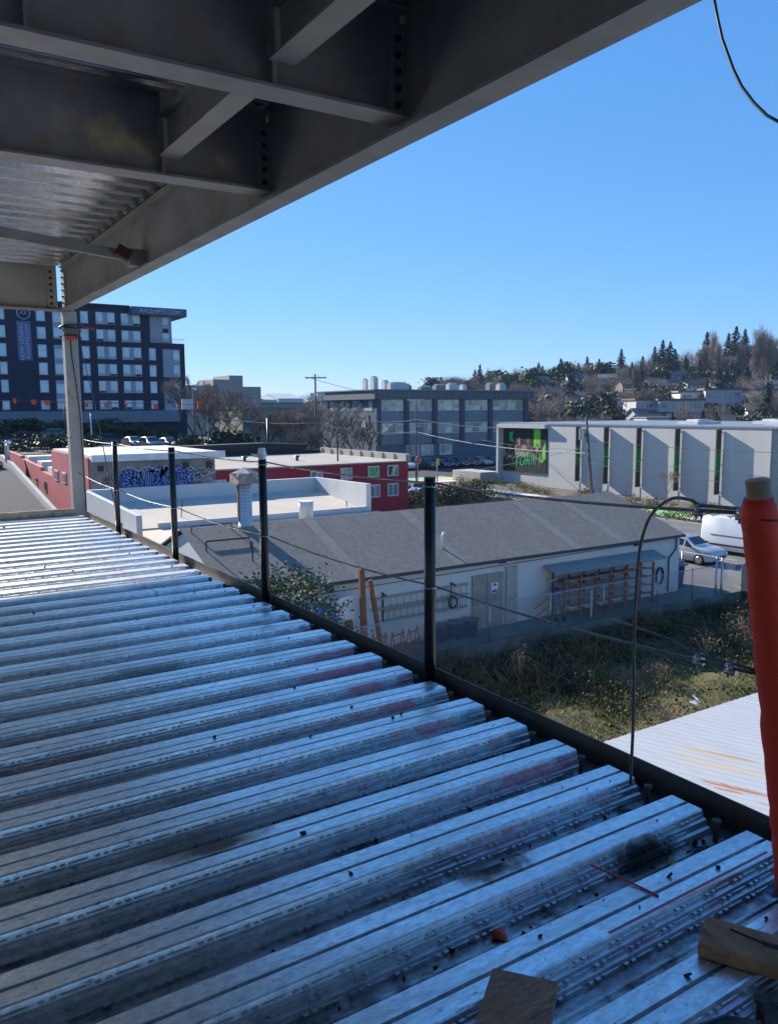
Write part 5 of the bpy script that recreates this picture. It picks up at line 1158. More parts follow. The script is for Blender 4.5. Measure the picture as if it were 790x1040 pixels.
    for s_ in (-1,1):
        for ax in axles:
            y = ax-Lc; m2 = MB(); m2.tube([(s_*.72,y,wr),(s_*.95,y,wr)], wr, 18); w = m2.build('wheel', m_tyre, t, world=False, smoothed=False)
            m2 = MB(); m2.tube([(s_*.951,y,wr),(s_*.965,y,wr)], [wr*.66,wr*.6], 14); m2.build('rim', m_rim, w, world=False)
        z = st_[1][2]-.10; m2 = MB(); m2.obox((s_*st_[1][4]*.76, st_[1][0]-Lc-.06, z), (.34,.16,.14), (.15,0,s_*.25)); m2.build('headlight', m_lamp, t, world=False)
        m2 = MB(); m2.obox((s_*st_[-1][4]*.86, st_[-1][0]-Lc-.02, st_[-1][2]-.06), (.2,.08,.22)); m2.build('tail_light', m_tail, t, world=False)
        m2 = MB(); m2.obox((s_*1.03, st_[4][0]-Lc-.35, st_[4][2]+.10), (.2,.1,.15)); m2.build('mirror', m_trim, t, world=False)
    m2 = MB(); m2.obox((0,-Lc-.015,.50),(.9,.06,.18)); m2.build('grille', m_trim, t, world=False)
    m2 = MB(); m2.obox((0,-Lc-.045,.42),(.45,.02,.12)); m2.build('number_plate', m_plate, t, world=False)
    if kind == 'van':
        for s_ in (-1,1):
            m2 = MB(); m2.obox((s_*1.003,.9,1.25),(.012,2.4,.04)); m2.build('door_rail', m_trim, t, world=False)
            m2 = MB(); m2.obox((s_*1.0,.2,.62),(.03,4.6,.12)); m2.build('side_trim', m_trim, t, world=False)
        for y in (-.2,1.0,2.2):
            m2 = MB(); m2.obox((0,y,2.50),(1.7,.06,.05)); m2.build('roof_bar', m_trim, t, world=False)
    return t
silver = paint('silver paint',(.42,.44,.46)); white = paint('white paint',(.72,.73,.74)); blackp = paint('black paint',(.012,.012,.014)); redp = paint('red paint',(.42,.02,.02)); greyp = paint('grey paint',(.10,.105,.11)); bluep = paint('blue paint',(.03,.05,.10)); greenp = paint('olive paint',(.06,.07,.05))
make_car('silver_car', 'silver estate car parked by the warehouse corner, beside the white van', 'car', silver, (42.9,32.3,ZG+.01), .08, 'suv')
make_car('white_van', 'white panel van with black roof bars parked behind the silver car', 'van', white, (47.6,31.2,ZG+.01), .06, 'van')
make_car('white_car', 'white car half hidden by the hedge at the corner of the red building', 'car', white, (50.6,72.6,ZG+.01), -.9, 'suv')
row = [(404,silver,'suv','silver estate car in the row before the blue office, behind the stop sign pole'),(413,white,'suv','pale car with raised roof second in the row before the blue office'),(434,greyp,'suv','dark grey car in the row before the blue office, under the first ground floor window'),(448,bluep,'sedan','dark blue saloon in the row before the blue office between two black cars'),(455,blackp,'suv','black tall car in the middle of the row before the blue office'),(466,greenp,'suv','olive grey estate just left of the red car'),(476,redp,'sedan','red saloon in the row before the blue office'),(489,silver,'sedan','silver saloon just right of the red car'),(500,greyp,'sedan','dark saloon at the end of the row nearest the billboard')]
for u,c,k,lab in row:
    s_ = su(u); D = 124; x,y = sd(s_,D); yy = 108.0; D = yy/(CY-s_*SY); x,_ = sd(s_,D); make_car('parked_car', lab, 'car', c, (x,yy,ZG+.01), random.uniform(-.05,.05), k, 'cars parked before the blue office')
for u,y,c,k,lab,rz in ((155,95,bluep,'suv','dark car in the shaded lot below the apartment block, between the deck posts',.1),(174,97,blackp,'sedan','black car in the shaded lot below the apartment block',.1),(138,99,greyp,'sedan','dark grey saloon in the shaded lot closest to the grey lamp post',.1),(213,90,silver,'sedan','silver saloon under the bare trees beside the black fence',1.2),(228,93,white,'sedan','white saloon farther along under the bare trees',1.2),(62,116,greyp,'suv','dim grey car in deep shade below the apartments, half behind the grey column',1.5),(-16,84,paint('dark red paint',(.10,.01,.012)),'sedan','dark red car at the top of the gravel lane',.3),(252,98,greyp,'suv','grey car behind the black pipe post under the bare trees',1.2)):
    s_ = su(u); D = y/(CY-s_*SY); x,_ = sd(s_,D)
    z = gz(x,y) if x > 7.5 else lane_z(min(y,88)); make_car('parked_car', lab, 'car', c, (x,y,z+.02), rz, k)

# ------------------------------------------------------------------ grey panel building with banners
XW = 69.5; t = thing('panel_building', 'grey concrete panel building with dark green banner fins and a big poster', 'building', (75,60,ZG))
m_pan = M('grey concrete panel', (.53,.52,.50), .8, 0, .06, .35, .06, 6, .3, stain=(.47,.455,.43), sscale=.45, samt=.6, stretch=(1,1,.25))
joints = [81.6,72.45,67.3,63.05,58.5,53.6,48.85,43.6]
mb = MB(); mb.box(XW+.06,95,38.5,81.4,ZG-.2,-2.0); mb.build('wall', M('grey side wall', (.33,.33,.33), .8), t)
for i in range(1,len(joints)-1):
    mb = MB(); mb.box(XW-.12,XW+.059,joints[i+1]+.05,joints[i]-.05,ZG-.1,-2.02); mb.build('panel', m_pan, t)
mb = MB(); mb.box(XW-.2,95.1,38.4,81.6,-1.999,-1.83); mb.build('roof', M('blue grey roof edge', (.20,.23,.27), .6), t)
mb = MB(); mb.box(XW-.03,XW+.058,72.5,81.4,ZG-.1,-2.02); mb.build('panel', m_pan, t)
for y in (81.3,):
    mb = MB(); mb.box(XW-.75,XW-.04,y-.18,y+.18,ZG,-2.0); mb.build('pilaster', m_pan, t)
mb = MB(); mb.box(XW-.75,XW-.04,72.6,81.1,-2.45,-2.002); mb.build('poster_hood', m_pan, t)
m_fd = M('dark banner', (.035,.033,.03), .6); m_fg = M('green banner', (.02,.17,.06), .6)
for y in joints[2:-1]:
    f = MB(); f.box(XW-.82,XW-.19,y-.07,y+.07,-8.45,-2.15); f = f.build('banner_fin', m_fd, t)
    mb = MB(); mb.box(XW-.825,XW-.185,y-.075,y+.075,-6.6,-4.3); mb.build('green_band', m_fg, f)
    for z in (-2.4,-5.5,-8.2):
        mb = MB(); mb.box(XW-.189,XW-.119,y-.03,y+.03,z-.05,z+.05); mb.build('bracket', m_fd, f)
    mb = MB(); mb.box(XW-.16,XW-.121,y-.04,y+.04,ZG,-8.5); mb.build('joint', m_pan, f)
# the poster: dark ground, four players, green splashes, lettering
PX = XW-.20
po = MB(); po.box(PX,XW-.031,72.75,80.75,-7.95,-2.47); po = po.build('poster', M('poster black', (.012,.012,.014), .5, 0, .3, .5), t)
def P2(y, z, k): return (PX-.004-.003*k, 80.75-y, -7.95+z)          # y measured from the left edge of the poster
def poly(nm, pts, mat, k, par=po):
    mb = MB(); mb.add([P2(a,b,k) for a,b in pts], [tuple(range(len(pts)))]); return mb.build(nm, mat, par)
g1 = M('poster bright green', (.16,.62,.05), .5, 0, .2, 1); g2 = M('poster emerald', (.01,.42,.14), .5, 0, .3, 1); sk = [M('poster skin %d' % i, c, .6, 0, .35, 3) for i, c in enumerate(((.28,.13,.08),(.40,.22,.15),(.18,.08,.05)))]; jer = M('poster jersey', (.02,.035,.03), .6, 0, .5, 3); wh = M('poster white', (.6,.6,.58), .6)
poly('green_stripe', [(5.75,3.1),(6.9,3.1),(6.95,5.45),(5.7,5.45)], g1, 1); poly('green_splash', [(1.2,3.9),(2.2,3.6),(1.7,4.4),(2.0,5.1),(1.2,4.9)], g2, 1); poly('green_splash', [(7.1,1.2),(7.9,1.8),(7.8,3.8),(7.3,3.1)], g1, 1); poly('green_splash', [(.1,1.6),(.5,2.1),(.3,3.2),(.05,3)], g2, 1)
def ell(cx_, cz_, rx_, rz_, n=14): return [(cx_+rx_*math.cos(2*math.pi*k/n), cz_+rz_*math.sin(2*math.pi*k/n)) for k in range(n)]
for (cx_, cz_, s_, c) in ((1.35,2.0,.9,0),(3.05,2.75,1.0,1),(4.75,2.6,1.05,2),(6.35,1.95,.92,1)):
    poly('player_body', [(cx_-.75*s_,cz_-1.2*s_),(cx_+.75*s_,cz_-1.2*s_),(cx_+.72*s_,cz_+.45*s_),(cx_+.25*s_,cz_+.85*s_),(cx_-.25*s_,cz_+.85*s_),(cx_-.72*s_,cz_+.45*s_)], jer, 2)
    poly('player_arm', [(cx_-.75*s_,cz_+.4*s_),(cx_-.55*s_,cz_+.5*s_),(cx_-.35*s_,cz_-.6*s_),(cx_-.8*s_,cz_-.7*s_)], sk[c], 3); poly('player_arm', [(cx_+.75*s_,cz_+.4*s_),(cx_+.5*s_,cz_+.5*s_),(cx_+.3*s_,cz_-.5*s_),(cx_+.8*s_,cz_-.7*s_)], sk[c], 3)
    poly('player_neck', [(cx_-.14*s_,cz_+.6*s_),(cx_+.14*s_,cz_+.6*s_),(cx_+.14*s_,cz_+1.0*s_),(cx_-.14*s_,cz_+1.0*s_)], sk[c], 3)
    poly('player_hair', ell(cx_,cz_+1.3*s_,.36*s_,.48*s_), M('poster hair', (.02,.013,.01), .6), 3); poly('player_face', ell(cx_,cz_+1.22*s_,.27*s_,.38*s_), sk[c], 4)
    poly('jersey_mark', [(cx_-.2*s_,cz_-.35*s_),(cx_+.2*s_,cz_-.35*s_),(cx_+.2*s_,cz_+.05*s_),(cx_-.2*s_,cz_+.05*s_)], wh if c == 0 else g2, 4)
poly('ball', ell(4.1,3.05,.42,.42), M('poster ball', (.45,.20,.12), .6), 5)
for k in range(5): poly('small_letter', [(2.75+.42*k,1.95),(3.05+.42*k,1.95),(3.05+.42*k,2.45),(2.75+.42*k,2.45)], M('poster grey white', (.35,.36,.34), .6), 6)
def text(body, size, mat, parent, M4, name='lettering', ext=.004):
    cu = bpy.data.curves.new(name, 'FONT'); cu.body = body; cu.size = size; cu.align_x = 'CENTER'; cu.align_y = 'CENTER'; cu.extrude = ext; cu.resolution_u = 3
    o = bpy.data.objects.new('tmp', cu); COL.objects.link(o); dg = bpy.context.evaluated_depsgraph_get(); me = bpy.data.meshes.new_from_object(o.evaluated_get(dg)); bpy.data.objects.remove(o); bpy.data.curves.remove(cu)
    me.transform(M4); me.materials.clear(); me.materials.append(mat); r_ = bpy.data.objects.new(name, me); COL.objects.link(r_)
    if parent is not None:
        off = Vector(parent.location); p = parent
        while p.parent: p = p.parent; off = off + Vector(p.location)
        me.transform(Matrix.Translation(-off)); r_.parent = parent
    return r_
# text lies in xy; for a face looking to -x: text x -> -y, text y -> z
MX = Matrix(((0,0,-1,PX-.035),(-1,0,0,76.75),(0,1,0,-6.6),(0,0,0,1)))
sh = Matrix(((1,.22,0,0),(.10,1.25,0,0),(0,0,1,0),(0,0,0,1)))
text('STORM', 1.45, g2, po, MX @ sh, 'lettering', .01)
for k in range(18):
    a = 2.2+random.random()*3.6; poly('splash', [(a,.85+random.random()*.3),(a+.08,.9),(a+random.uniform(-.3,.4),random.uniform(.4,2.0))], g2, 8)
# green mural wall past the end of the grey building
t = thing('mural_wall', 'bright green mural wall beyond the end of the grey panel building', 'wall', (69,40,ZG)); mb = MB(); mb.box(68.4,69.3,33,38.3,ZG,-3.4); mb.build('wall_body', M('mural green', (.10,.42,.08), .7, 0, .7, .6, stain=(.5,.5,.45), sscale=.5, samt=.6), t)
t = thing('curb_wall', 'low pale concrete planter wall beside the billboard pilaster', 'wall', (67.4,84,ZG)); mb = MB(); mb.box(66.2,69.4,81.6,87.5,ZG,-8.2); mb.build('wall_body', m_conc, t)
for k,(y,x) in enumerate(((46,76),(50,80),(55,74),(42.5,72))):
    mb = MB(); mb.box(x,x+4,y,y+2.6,-1.829,-1.5); mb.box(x+.8,x+2.6,y+.5,y+2.0,-1.499,-1.3); o = mb.build('roof_unit', M('white unit', (.6,.6,.6), .6), None, loc=(x,y,-1.8)); tag(o, ['white boxy air unit on the grey building nearest its right end','white boxy air unit set farther back on the grey roof','white boxy air unit midway along the grey building roof edge','white low air unit at the corner of the grey roof by the orange post'][k], 'roof unit')

# ------------------------------------------------------------------ blue office building
YB = 115; t = thing('blue_office', 'three storey blue office block with dark ribbed roof band and strip windows', 'office building', (88,120,ZG))
m_bl = M('blue render', (.10,.135,.175), .8, 0, .1, .4, .05, 6, .3); m_bl2 = M('blue grey spandrel', (.20,.22,.235), .8, 0, .08, .5); m_col = M('dark blue pier', (.06,.075,.10), .7); m_fb = M('dark ribbed fascia', (.135,.155,.17), .6)
x0, x1 = 71.1, 104.7; mb = MB(); mb.box(x0,x1,YB+.05,134,ZG,1.66); mb.build('wall', m_bl, t)
mb = MB(); x = x0-.6; P = []; k = 0
while x < x1+.6: P += [(x,YB-.55),(x+.35,YB-.55),(x+.35,YB-.42),(x+.6,YB-.42)]; x += .6
P += [(x,134.6),(x0-.6,134.6)]; mb.prism(P, 1.661, 3.1, 'z'); mb.build('roof', m_fb, t)
mb = MB(); mb.box(x0-.8,x1+.8,YB-.7,134.8,3.101,3.3); mb.build('roof_edge', m_bl2, t)
for z0,z1 in ((-2.35,-.28),(-5.9,-4.2)): 
    mb = MB(); mb.box(x0,x1,YB-.02,YB+.049,z0,z1); mb.build('spandrel', m_bl2, t)
piers = [71.5,77.1,83.0,89.0,95.4,103.9]
for x in piers:
    mb = MB(); mb.box(x-.45,x+.45,YB-.35,YB+.04,-6.0,1.66); mb.build('pier', m_col, t)
po_ = M_glass('office pane', (.16,.18,.165), (.66,.66,.56), .12)
for i in range(5):
    a, b = piers[i]+.45, piers[i+1]-.45
    for z0,z1 in ((-.28,1.62),(-4.18,-2.37)): 
        window(t, a+.05, b-.05, YB+.03, z0, z1, po_, .09, 2 if b-a < 6 else 3)
for x in (78.5,81.5,85.5):
    window(t, x-1.35, x+1.35, YB+.03, -8.0, -6.1, po_, .1, 1)
for y in range(116, 133, 4):
    mb = MB(); mb.box(x0-.06,x0-.001,y,y+2.6,-.3,1.5); mb.build('side_window', po_, t)
mb = MB(); mb.box(x0-.1,x0-.0,117.2,120.4,-3.3,-.9); mb.build('side_sign', M('side sign', (.10,.11,.13), .6), t)
mb = MB(); mb.add([(x0-.11,118.0,-3.0),(x0-.11,119.6,-3.0),(x0-.11,118.8,-1.2)],[(0,1,2)]); mb.build('side_sign', wh, t)
random.seed(4); gear = [(381,4.2,.9,'tall white roof flue at the corner of the blue office'),(372,3.6,.5,'thin grey antenna beside the tall white flue'),(392,3.5,.9,'white roof flue standing second from the office corner'),(405,2.4,4.0,'broad white air plant on the blue office roof'),(414,2.0,1.0,'narrow dark vent right beside the broad air plant'),(432,1.7,2.6,'green roof unit on the blue office'),(446,1.9,2.2,'grey roof unit with a bent duct on the blue office'),(459,2.6,2.2,'tall white cabinet on the blue office roof'),(470,2.4,1.0,'dark narrow cabinet beside the tall white cabinet'),(497,2.5,1.2,'slim grey cabinet on the far end of the blue office'),(508,2.7,1.6,'grey white cabinet at the far end of the blue office roof')]
for i,(u,h,w,lab) in enumerate(gear):
    s_ = su(u); y = 122+3*(i%3); D = y/(CY-s_*SY); x,_ = sd(s_,D); x = max(x, 71.6); m_ = M('roof gear %d' % i, (.50,.50,.49) if 'white' in lab else (.12,.20,.18) if 'green' in lab else (.22,.22,.22) if 'grey' in lab else (.06,.06,.06), .6)
    h *= .52; gt = thing('roof_unit', lab, 'roof unit', (x,y,3.3)); mb = MB(); mb.box(x-w/2,x+w/2,y-.6,y+.6,3.302,3.3+h); mb.build('cabinet', m_, gt)
    mb = MB(); mb.box(x-w*.35,x+w*.35,y-.4,y+.4,3.3+h+.001,3.3+h+.25); mb.build('lid', m_galv, gt)

# ------------------------------------------------------------------ dark apartment block
YA = 150; t = thing('apartment_block', 'tall dark navy apartment block with white bays and a leasing banner', 'apartment building', (25,160,-3))
m_nv = M('navy cladding', (.010,.019,.042), .7, 0, .1, .3); m_wb = M('pale bay panel', (.36,.36,.40), .7, 0, .05, .5); m_base = M('grey base wall', (.20,.22,.25), .8, 0, .08, .6)
mb = MB(); mb.box(-8,46.9,YA,172,-11,18.3); mb.build('wall', m_nv, t)
mb = MB(); mb.box(46.9,50.9,YA,172,-11,12.35); mb.build('wing_wall', m_nv, t)
mb = MB(); mb.box(44.6,48.6,YA-.02,YA+6,12.351,17.1); mb.build('penthouse_bay', m_wb, t)
mb = MB(); mb.box(-8.4,41.0,YA-.4,172.3,18.301,18.7); mb.build('roof', m_nv, t)
fa = MB(); fa.box(40.98,51.1,YA-1.4,YA+8,17.12,18.5); fa = fa.build('roof_canopy', M('slate canopy', (.10,.11,.19), .7), t)
MY = lambda x,y,z,rot=0: Matrix.Translation((x,y,z)) @ Matrix(((1,0,0,0),(0,0,-1,0),(0,1,0,0),(0,0,0,1))) @ Matrix.Rotation(rot,4,'Z')
m_sign = M('sign lettering', (.55,.55,.58), .6)
text('AXLEAPTS.COM', 1.05, m_sign, fa, MY(46.2,YA-1.42,17.8), 'lettering', .01)
mb = MB(); mb.box(-8,49.2,YA-1.2,YA-.0,-2.0,.05); mb.build('base_band', m_base, t)
pa = M_glass('apartment pane', (.40,.54,.57), (.64,.71,.73), .1); m_sill = M('window sill white', (.45,.46,.48), .6)  # pale teal paints the sky's reflection into the panes, along with blinds
rows = [(15.2,17.3),(12.25,14.3),(9.15,11.35),(6.2,8.3),(3.2,5.35)]
random.seed(8)
def awin(x0_,x1_,z0,z1,double):
    mb = MB(); mb.box(x0_,x1_,YA-.06,YA-.002,z0,z1); w = mb.build('window', m_wb, t)
    if double:
        wd = (x1_-x0_)
        for a,b in ((.03,.36),(.62,.97)):
            mb = MB(); mb.box(x0_+wd*a,x0_+wd*b,YA-.075,YA-.0605,z0+.45,z1-.06); mb.build('pane', pa, w)
            mb = MB(); mb.box(x0_+wd*a,x0_+wd*b,YA-.072,YA-.0605,z0+.06,z0+.36); mb.build('pane', m_sill if random.random() < .6 else m_nv, w)
    else:
        mb = MB(); mb.box(x0_+.12,x1_-.12,YA-.075,YA-.0605,z0+.12,z1-.1); mb.build('pane', pa, w)
for z0,z1 in rows+[(.3,1.9)]:
    awin(35.1,38.4,z0,z1,True); awin(39.45,42.85,z0,z1,True)
    if z1 < 12: awin(44.2,45.5,z0,z1,False)
    awin(32.5,33.85,z0,z1,False); awin(25.35,26.8,z0,z1,False); awin(19.3,20.5,z0,z1,False); awin(15.2,17.6,z0,z1,True); awin(11,13,z0,z1,False); awin(6,8.2,z0,z1,True)
for z0,z1 in ((12.4,17.4),(6.2,11.35),(.3,5.35)):
    mb = MB(); mb.box(27.95,31.6,YA-.05,YA-.002,z0,z1); b = mb.build('bay_panel', m_wb, t)
    for k in range(2):
        zz = z0+.3+k*(z1-z0)/2; mb = MB(); mb.box(28.05,29.7,YA-.07,YA-.0505,zz,zz+1.6); mb.build('pane', pa, b)
for z0,z1 in ((6.15,11.25),(-.4,5.3)):
    mb = MB(); mb.box(46.75,49.95,YA-.05,YA-.002,z0,z1); b = mb.build('bay_panel', m_wb, t)
    for k in range(2):
        zz = z0+.35+k*(z1-z0)/2; mb = MB(); mb.box(48.75,49.8,YA-.07,YA-.0505,zz+.3,zz+1.9); mb.build('pane', pa, b); mb = MB(); mb.box(48.75,49.8,YA-.068,YA-.0505,zz-.15,zz+.25); mb.build('pane', m_sill, b)
for z0,z1,m_ in ((15.6,17.0,pa),(15.1,15.5,m_sill),(14.2,14.95,m_nv),(12.7,14.1,pa)):
    mb = MB(); mb.box(46.9,48.0,YA-.05,YA-.021,z0,z1); mb.build('pane', m_, t)
mb = MB()
for k in range(22): x = 44.5+.29*k; mb.box(x,x+.03,YA-.3,YA-.27,12.36,13.1)
mb.box(44.4,50.9,YA-.31,YA-.26,13.1,13.16); mb.build('balcony_rail', m_wb, t)
ban = MB(); ban.box(22.25,24.45,YA-.12,YA-.003,8.65,15.1); ban = ban.build('banner', M('slate blue banner', (.12,.16,.30), .7), t)
text('NOW LEASING', .92, m_sign, ban, MY(22.95,YA-.135,11.7,R(90)), 'lettering', .005)
text('AXLEAPTS.COM', .80, m_sign, ban, MY(23.85,YA-.135,11.7,R(90)), 'lettering', .005)
mb = MB(); mb.tube([(23.43+1.0*math.cos(a),YA-.06,16.45+1.0*math.sin(a)) for a in [k*math.pi/16 for k in range(33)]], .08, 6); mb.build('round_sign', m_sign, t)
text('AX', .85, m_sign, t, MY(23.43,YA-.03,16.45), 'lettering', .005)

# ------------------------------------------------------------------ other far buildings
t = thing('beige_block', 'pale beige stepped concrete block standing above the bare trees', 'building', (108,260,-5)); m_bg = M('beige concrete', (.36,.31,.27), .8, 0, .08, .3)
for x0_,x1_,z in ((88,97.5,8.2),(97.5,103.2,10.2),(103.2,108,11.6),(108,114.5,7.9)):
    mb = MB(); mb.box(x0_,x1_,260,275,-8,z); mb.build('wall', m_bg, t)
for x in (90,94,99,111):
    for z in (1.5,4.5): mb = MB(); mb.box(x,x+1.8,259.9,259.995,z,z+1.5); mb.build('window', m_hwin, t)
t = thing('white_shed', 'long low white roofed shed beyond the bare trees', 'shed', (122,262,-5)); m_sw = M('white shed', (.55,.56,.55), .6)
mb = MB(); mb.box(112,132,262,280,-8,2.6); mb.build('wall', M('tan shed wall', (.30,.30,.26), .8), t); mb = MB(); mb.prism([(261,2.6),(281,2.6),(281,3.4),(271,5.2),(261,3.6)], 114, 121, 'x'); mb.prism([(261,2.6),(281,2.6),(281,3.6),(271,5.9),(261,4.0)], 121.5, 131, 'x'); mb.build('roof', m_sw, t)
t = thing('long_wall_building', 'long low grey green building behind the bare trees', 'building', (70,150,-5)); mb = MB(); mb.box(62,86,150,165,-9.7,.3); mb.build('wall', M('grey green wall', (.22,.23,.19), .85, 0, .15, .3), t); mb = MB(); mb.box(61.8,86.2,149.8,165.2,.301,.6); mb.build('roof', m_bl2, t)
t = thing('sloping_fence', 'black board fence stepping downhill under the bare trees', 'fence', (36,90,-4))
pts_ = []
for k in range(13):
    s_ = su(200+8*k); D = 108-k*1.0; x,y = sd(s_,D); pts_.append((x,y,gz(x,y)))
for a,b in zip(pts_,pts_[1:]):
    mb = MB(); mb.prism([(0,0)]*0 or [(0,0),(1,0),(1,1),(0,1)], 0,1,'x'); mb.v = []; mb.f = []; mb.m = []
    zz = min(a[2],b[2]); mb.beam((a[0],a[1],zz+.9),(b[0],b[1],zz+.9), .06, 1.7); mb.build('board_panel', m_trim, t)
    mb = MB(); mb.cyl((a[0],a[1],a[2]-.3), .08, 2.3, 6); mb.build('post', m_trim, t)

# ------------------------------------------------------------------ poles, wires, signs
m_pole = M('pole timber', (.13,.10,.085), .9, 0, .25, 1.5, stretch=(6,6,.6)); m_wire = M('dark wire', (.03,.03,.032), .6); m_wirel = M('pale cable', (.42,.42,.40), .5)
def pole(name, lab, x, y, z0, z1, r, mat=m_pole, cat='utility pole', lean=(0,0)):
    t = thing(name, lab, cat, (x,y,z0)); mb = MB(); mb.tube([(x,y,z0-.3),(x+lean[0],y+lean[1],z1)], [r,r*.7], 10); mb.build('shaft', mat, t, True); return t
A = pole('utility_pole', 'timber pole with a white signal box at the end of the red flag line', 33.1,95,gz(33.1,95),2.7,.14)
B = pole('utility_pole', 'tall timber pole with crossarm and transformers before the bare trees', 46.9,90,gz(46.9,90),4.35,.15)
for z,w in ((3.9,2.6),):
    mb = MB(); mb.beam((46.9-w/2*CY,90+w/2*SY-.14,z),(46.9+w/2*CY,90-w/2*SY-.14,z),.1,.14); mb.build('crossarm', m_pole, B)
    for k in range(4):
        f = (k-1.5)/1.5*.46*w; mb = MB(); mb.cyl((46.9+f*CY,90-f*SY-.14,z+.07),.05,.2,8,.03); mb.build('insulator', m_galv, B)
for dx in (-.55,.5,.95): mb = MB(); mb.cyl((46.9+dx,89.8,1.2),.24,.85,10); mb.build('transformer', m_galv, B)
C_ = pole('utility_pole', 'slim timber pole carrying the red stop sign in front of the blue office', 58.75,85.3,ZG,1.35,.12)
mb = MB(); mb.beam((57.8,85.2,1.1),(59.7,85.1,1.2),.06,.06); mb.build('lamp_arm', m_galv, C_); mb = MB(); mb.obox((57.7,85.2,1.15),(.7,.25,.14),(0,0,0)); mb.build('lamp_head', m_galv, C_)
D_ = pole('utility_pole', 'brown leaning timber pole against the grey panels with a transformer can', 62.2,58.4,ZG,-.9,.17, lean=(-.6,.6))
mb = MB(); mb.cyl((61.35,59.3,-3.2),.32,1.15,12); mb.build('transformer', m_galv, D_); mb = MB(); mb.box(61.4,62.0,59.0,59.3,-2.9,-2.6); mb.build('bracket', m_galv, D_)
Pp = pole('standpipe_post', 'thick black post standing alone before the bare trees', 36.84,82,gz(36.84,82),-.91,.2, m_black, 'post')
pole('lamp_post', 'thin grey lamp post seen just left of the deck post, below the apartments', 21.4,96,gz(21.4,96),-.22,.10, m_galv, 'lamp post'); pole('lamp_post', 'thin dark lamp post beyond the column, shorter than the grey one', 19.4,100,gz(19.4,100),.63,.09, m_trim, 'lamp post')
L1 = pole('street_lamp', 'street lamp with a glinting round head over the bare trees', 33.9,97,gz(33.9,97),2.4,.08, m_galv, 'street lamp'); mb = MB(); mb.tube([(33.9,96.9,2.4),(33.9,96.9,2.45),(33.9,96.9,2.7),(33.9,96.9,2.78)],[.1,.3,.3,.1],12); mb.build('lamp_head', M('glinting head', (.9,.9,.88), .15, 1, .02), L1, True)
mb = MB(); mb.box(31.6,33.0,94.7,94.95,.15,1.35); mb.build('signal_box', M('white box', (.5,.52,.55), .6), A); mb = MB(); mb.box(33.5,34.4,94.7,94.95,.2,1.1); mb.build('flag_board', M('flag red', (.75,.06,.04), .6), A)
S1 = thing('stop_sign', 'red octagonal stop sign on a pale post beside the slim pole', 'sign', (58.5,84.6,ZG))
mb = MB(); mb.tube([(58.5,84.6,ZG),(58.5,84.6,-6.0)], .05, 8); mb.build('post', m_conc, S1)
mb = MB(); mb.prism([(58.5+.5*math.cos(a),-6.4+.5*math.sin(a)) for a in [R(22.5+45*k) for k in range(8)]], 84.5, 84.53, 'y'); pl_ = mb.build('plate', M('sign white', (.7,.7,.7), .5), S1); mb = MB(); mb.prism([(58.5+.45*math.cos(a),-6.4+.45*math.sin(a)) for a in [R(22.5+45*k) for k in range(8)]], 84.49, 84.499, 'y'); mb.build('face', M('stop red', (.55,.02,.025), .5), pl_)
text('STOP', .34, M('sign letters', (.75,.75,.75), .5), S1, MY(58.5,84.48,-6.4), 'lettering', .004)
S2 = thing('sign_post', 'pale yellow topped marker post right of the stop sign', 'post', (62.2,85.5,ZG)); mb = MB(); mb.cyl((62.2,85.5,ZG),.09,3.0,8); mb.build('post', m_tan, S2); mb = MB(); mb.box(61.95,62.45,85.38,85.4,-7.2,-6.4); mb.build('plate', M('yellow plate', (.6,.42,.08), .6), S2)
def wire(lab, pts, r, mat, cat='wire', sg=.5, grp=None):
    mb = MB(); P = []
    for a,b in zip(pts,pts[1:]): P += sag(a,b,sg,8)[0 if not P else 1:]
    mb.tube(P, r, 4, cap=False); c = P[0]; o = mb.build('overhead_wire', mat, None, True, loc=tuple(c)); tag(o, lab, cat, grp); return o
wire('pale sunlit cable swagged from the signal box pole past the crossarm pole', [(33.1,95,-.3),(46.9,89.8,-1.6),(58.7,85.2,-2.9),(61.6,59,-4.6)], .055, m_wirel, sg=.55)
wire('pale cable dropping steeply from the crossarm pole to the slim pole', [(46.9,89.8,.7),(58.7,85.2,-1.3),(80,75,-1.5)], .045, m_wirel, sg=1.1)
wire('dark power line from the crossarm pole away over the blue office', [(46.0,90.4,4.0),(58.75,85.3,1.2),(100,100,3.5)], .025, m_wire, sg=.4)
for k,(z0,z1) in enumerate(((-3.3,-2.9),(-4.6,-5.4),(-5.6,-6.0))): wire(['highest thin wire crossing the grey panels to the right','middle thin wire slanting across the grey panels','lowest thin wire crossing the grey panels'][k], [(61.6,59,z0),(58,20,z1)], .022, m_wire, sg=.5)
wire('thin wire fanning from the leaning pole to the billboard wall', [(61.6,59,-4.2),(66.6,82,-4.0)], .02, m_wire, sg=.3); wire('thin slack wire from the leaning pole down past the poster', [(61.6,59,-4.0),(63.5,84,-8.4)], .02, m_wire, sg=.2)
wire('thin wire running back from the signal box pole across the navy block', [(33.1,95,1.0),(-10,100,2.6)], .03, m_wire, sg=.6)
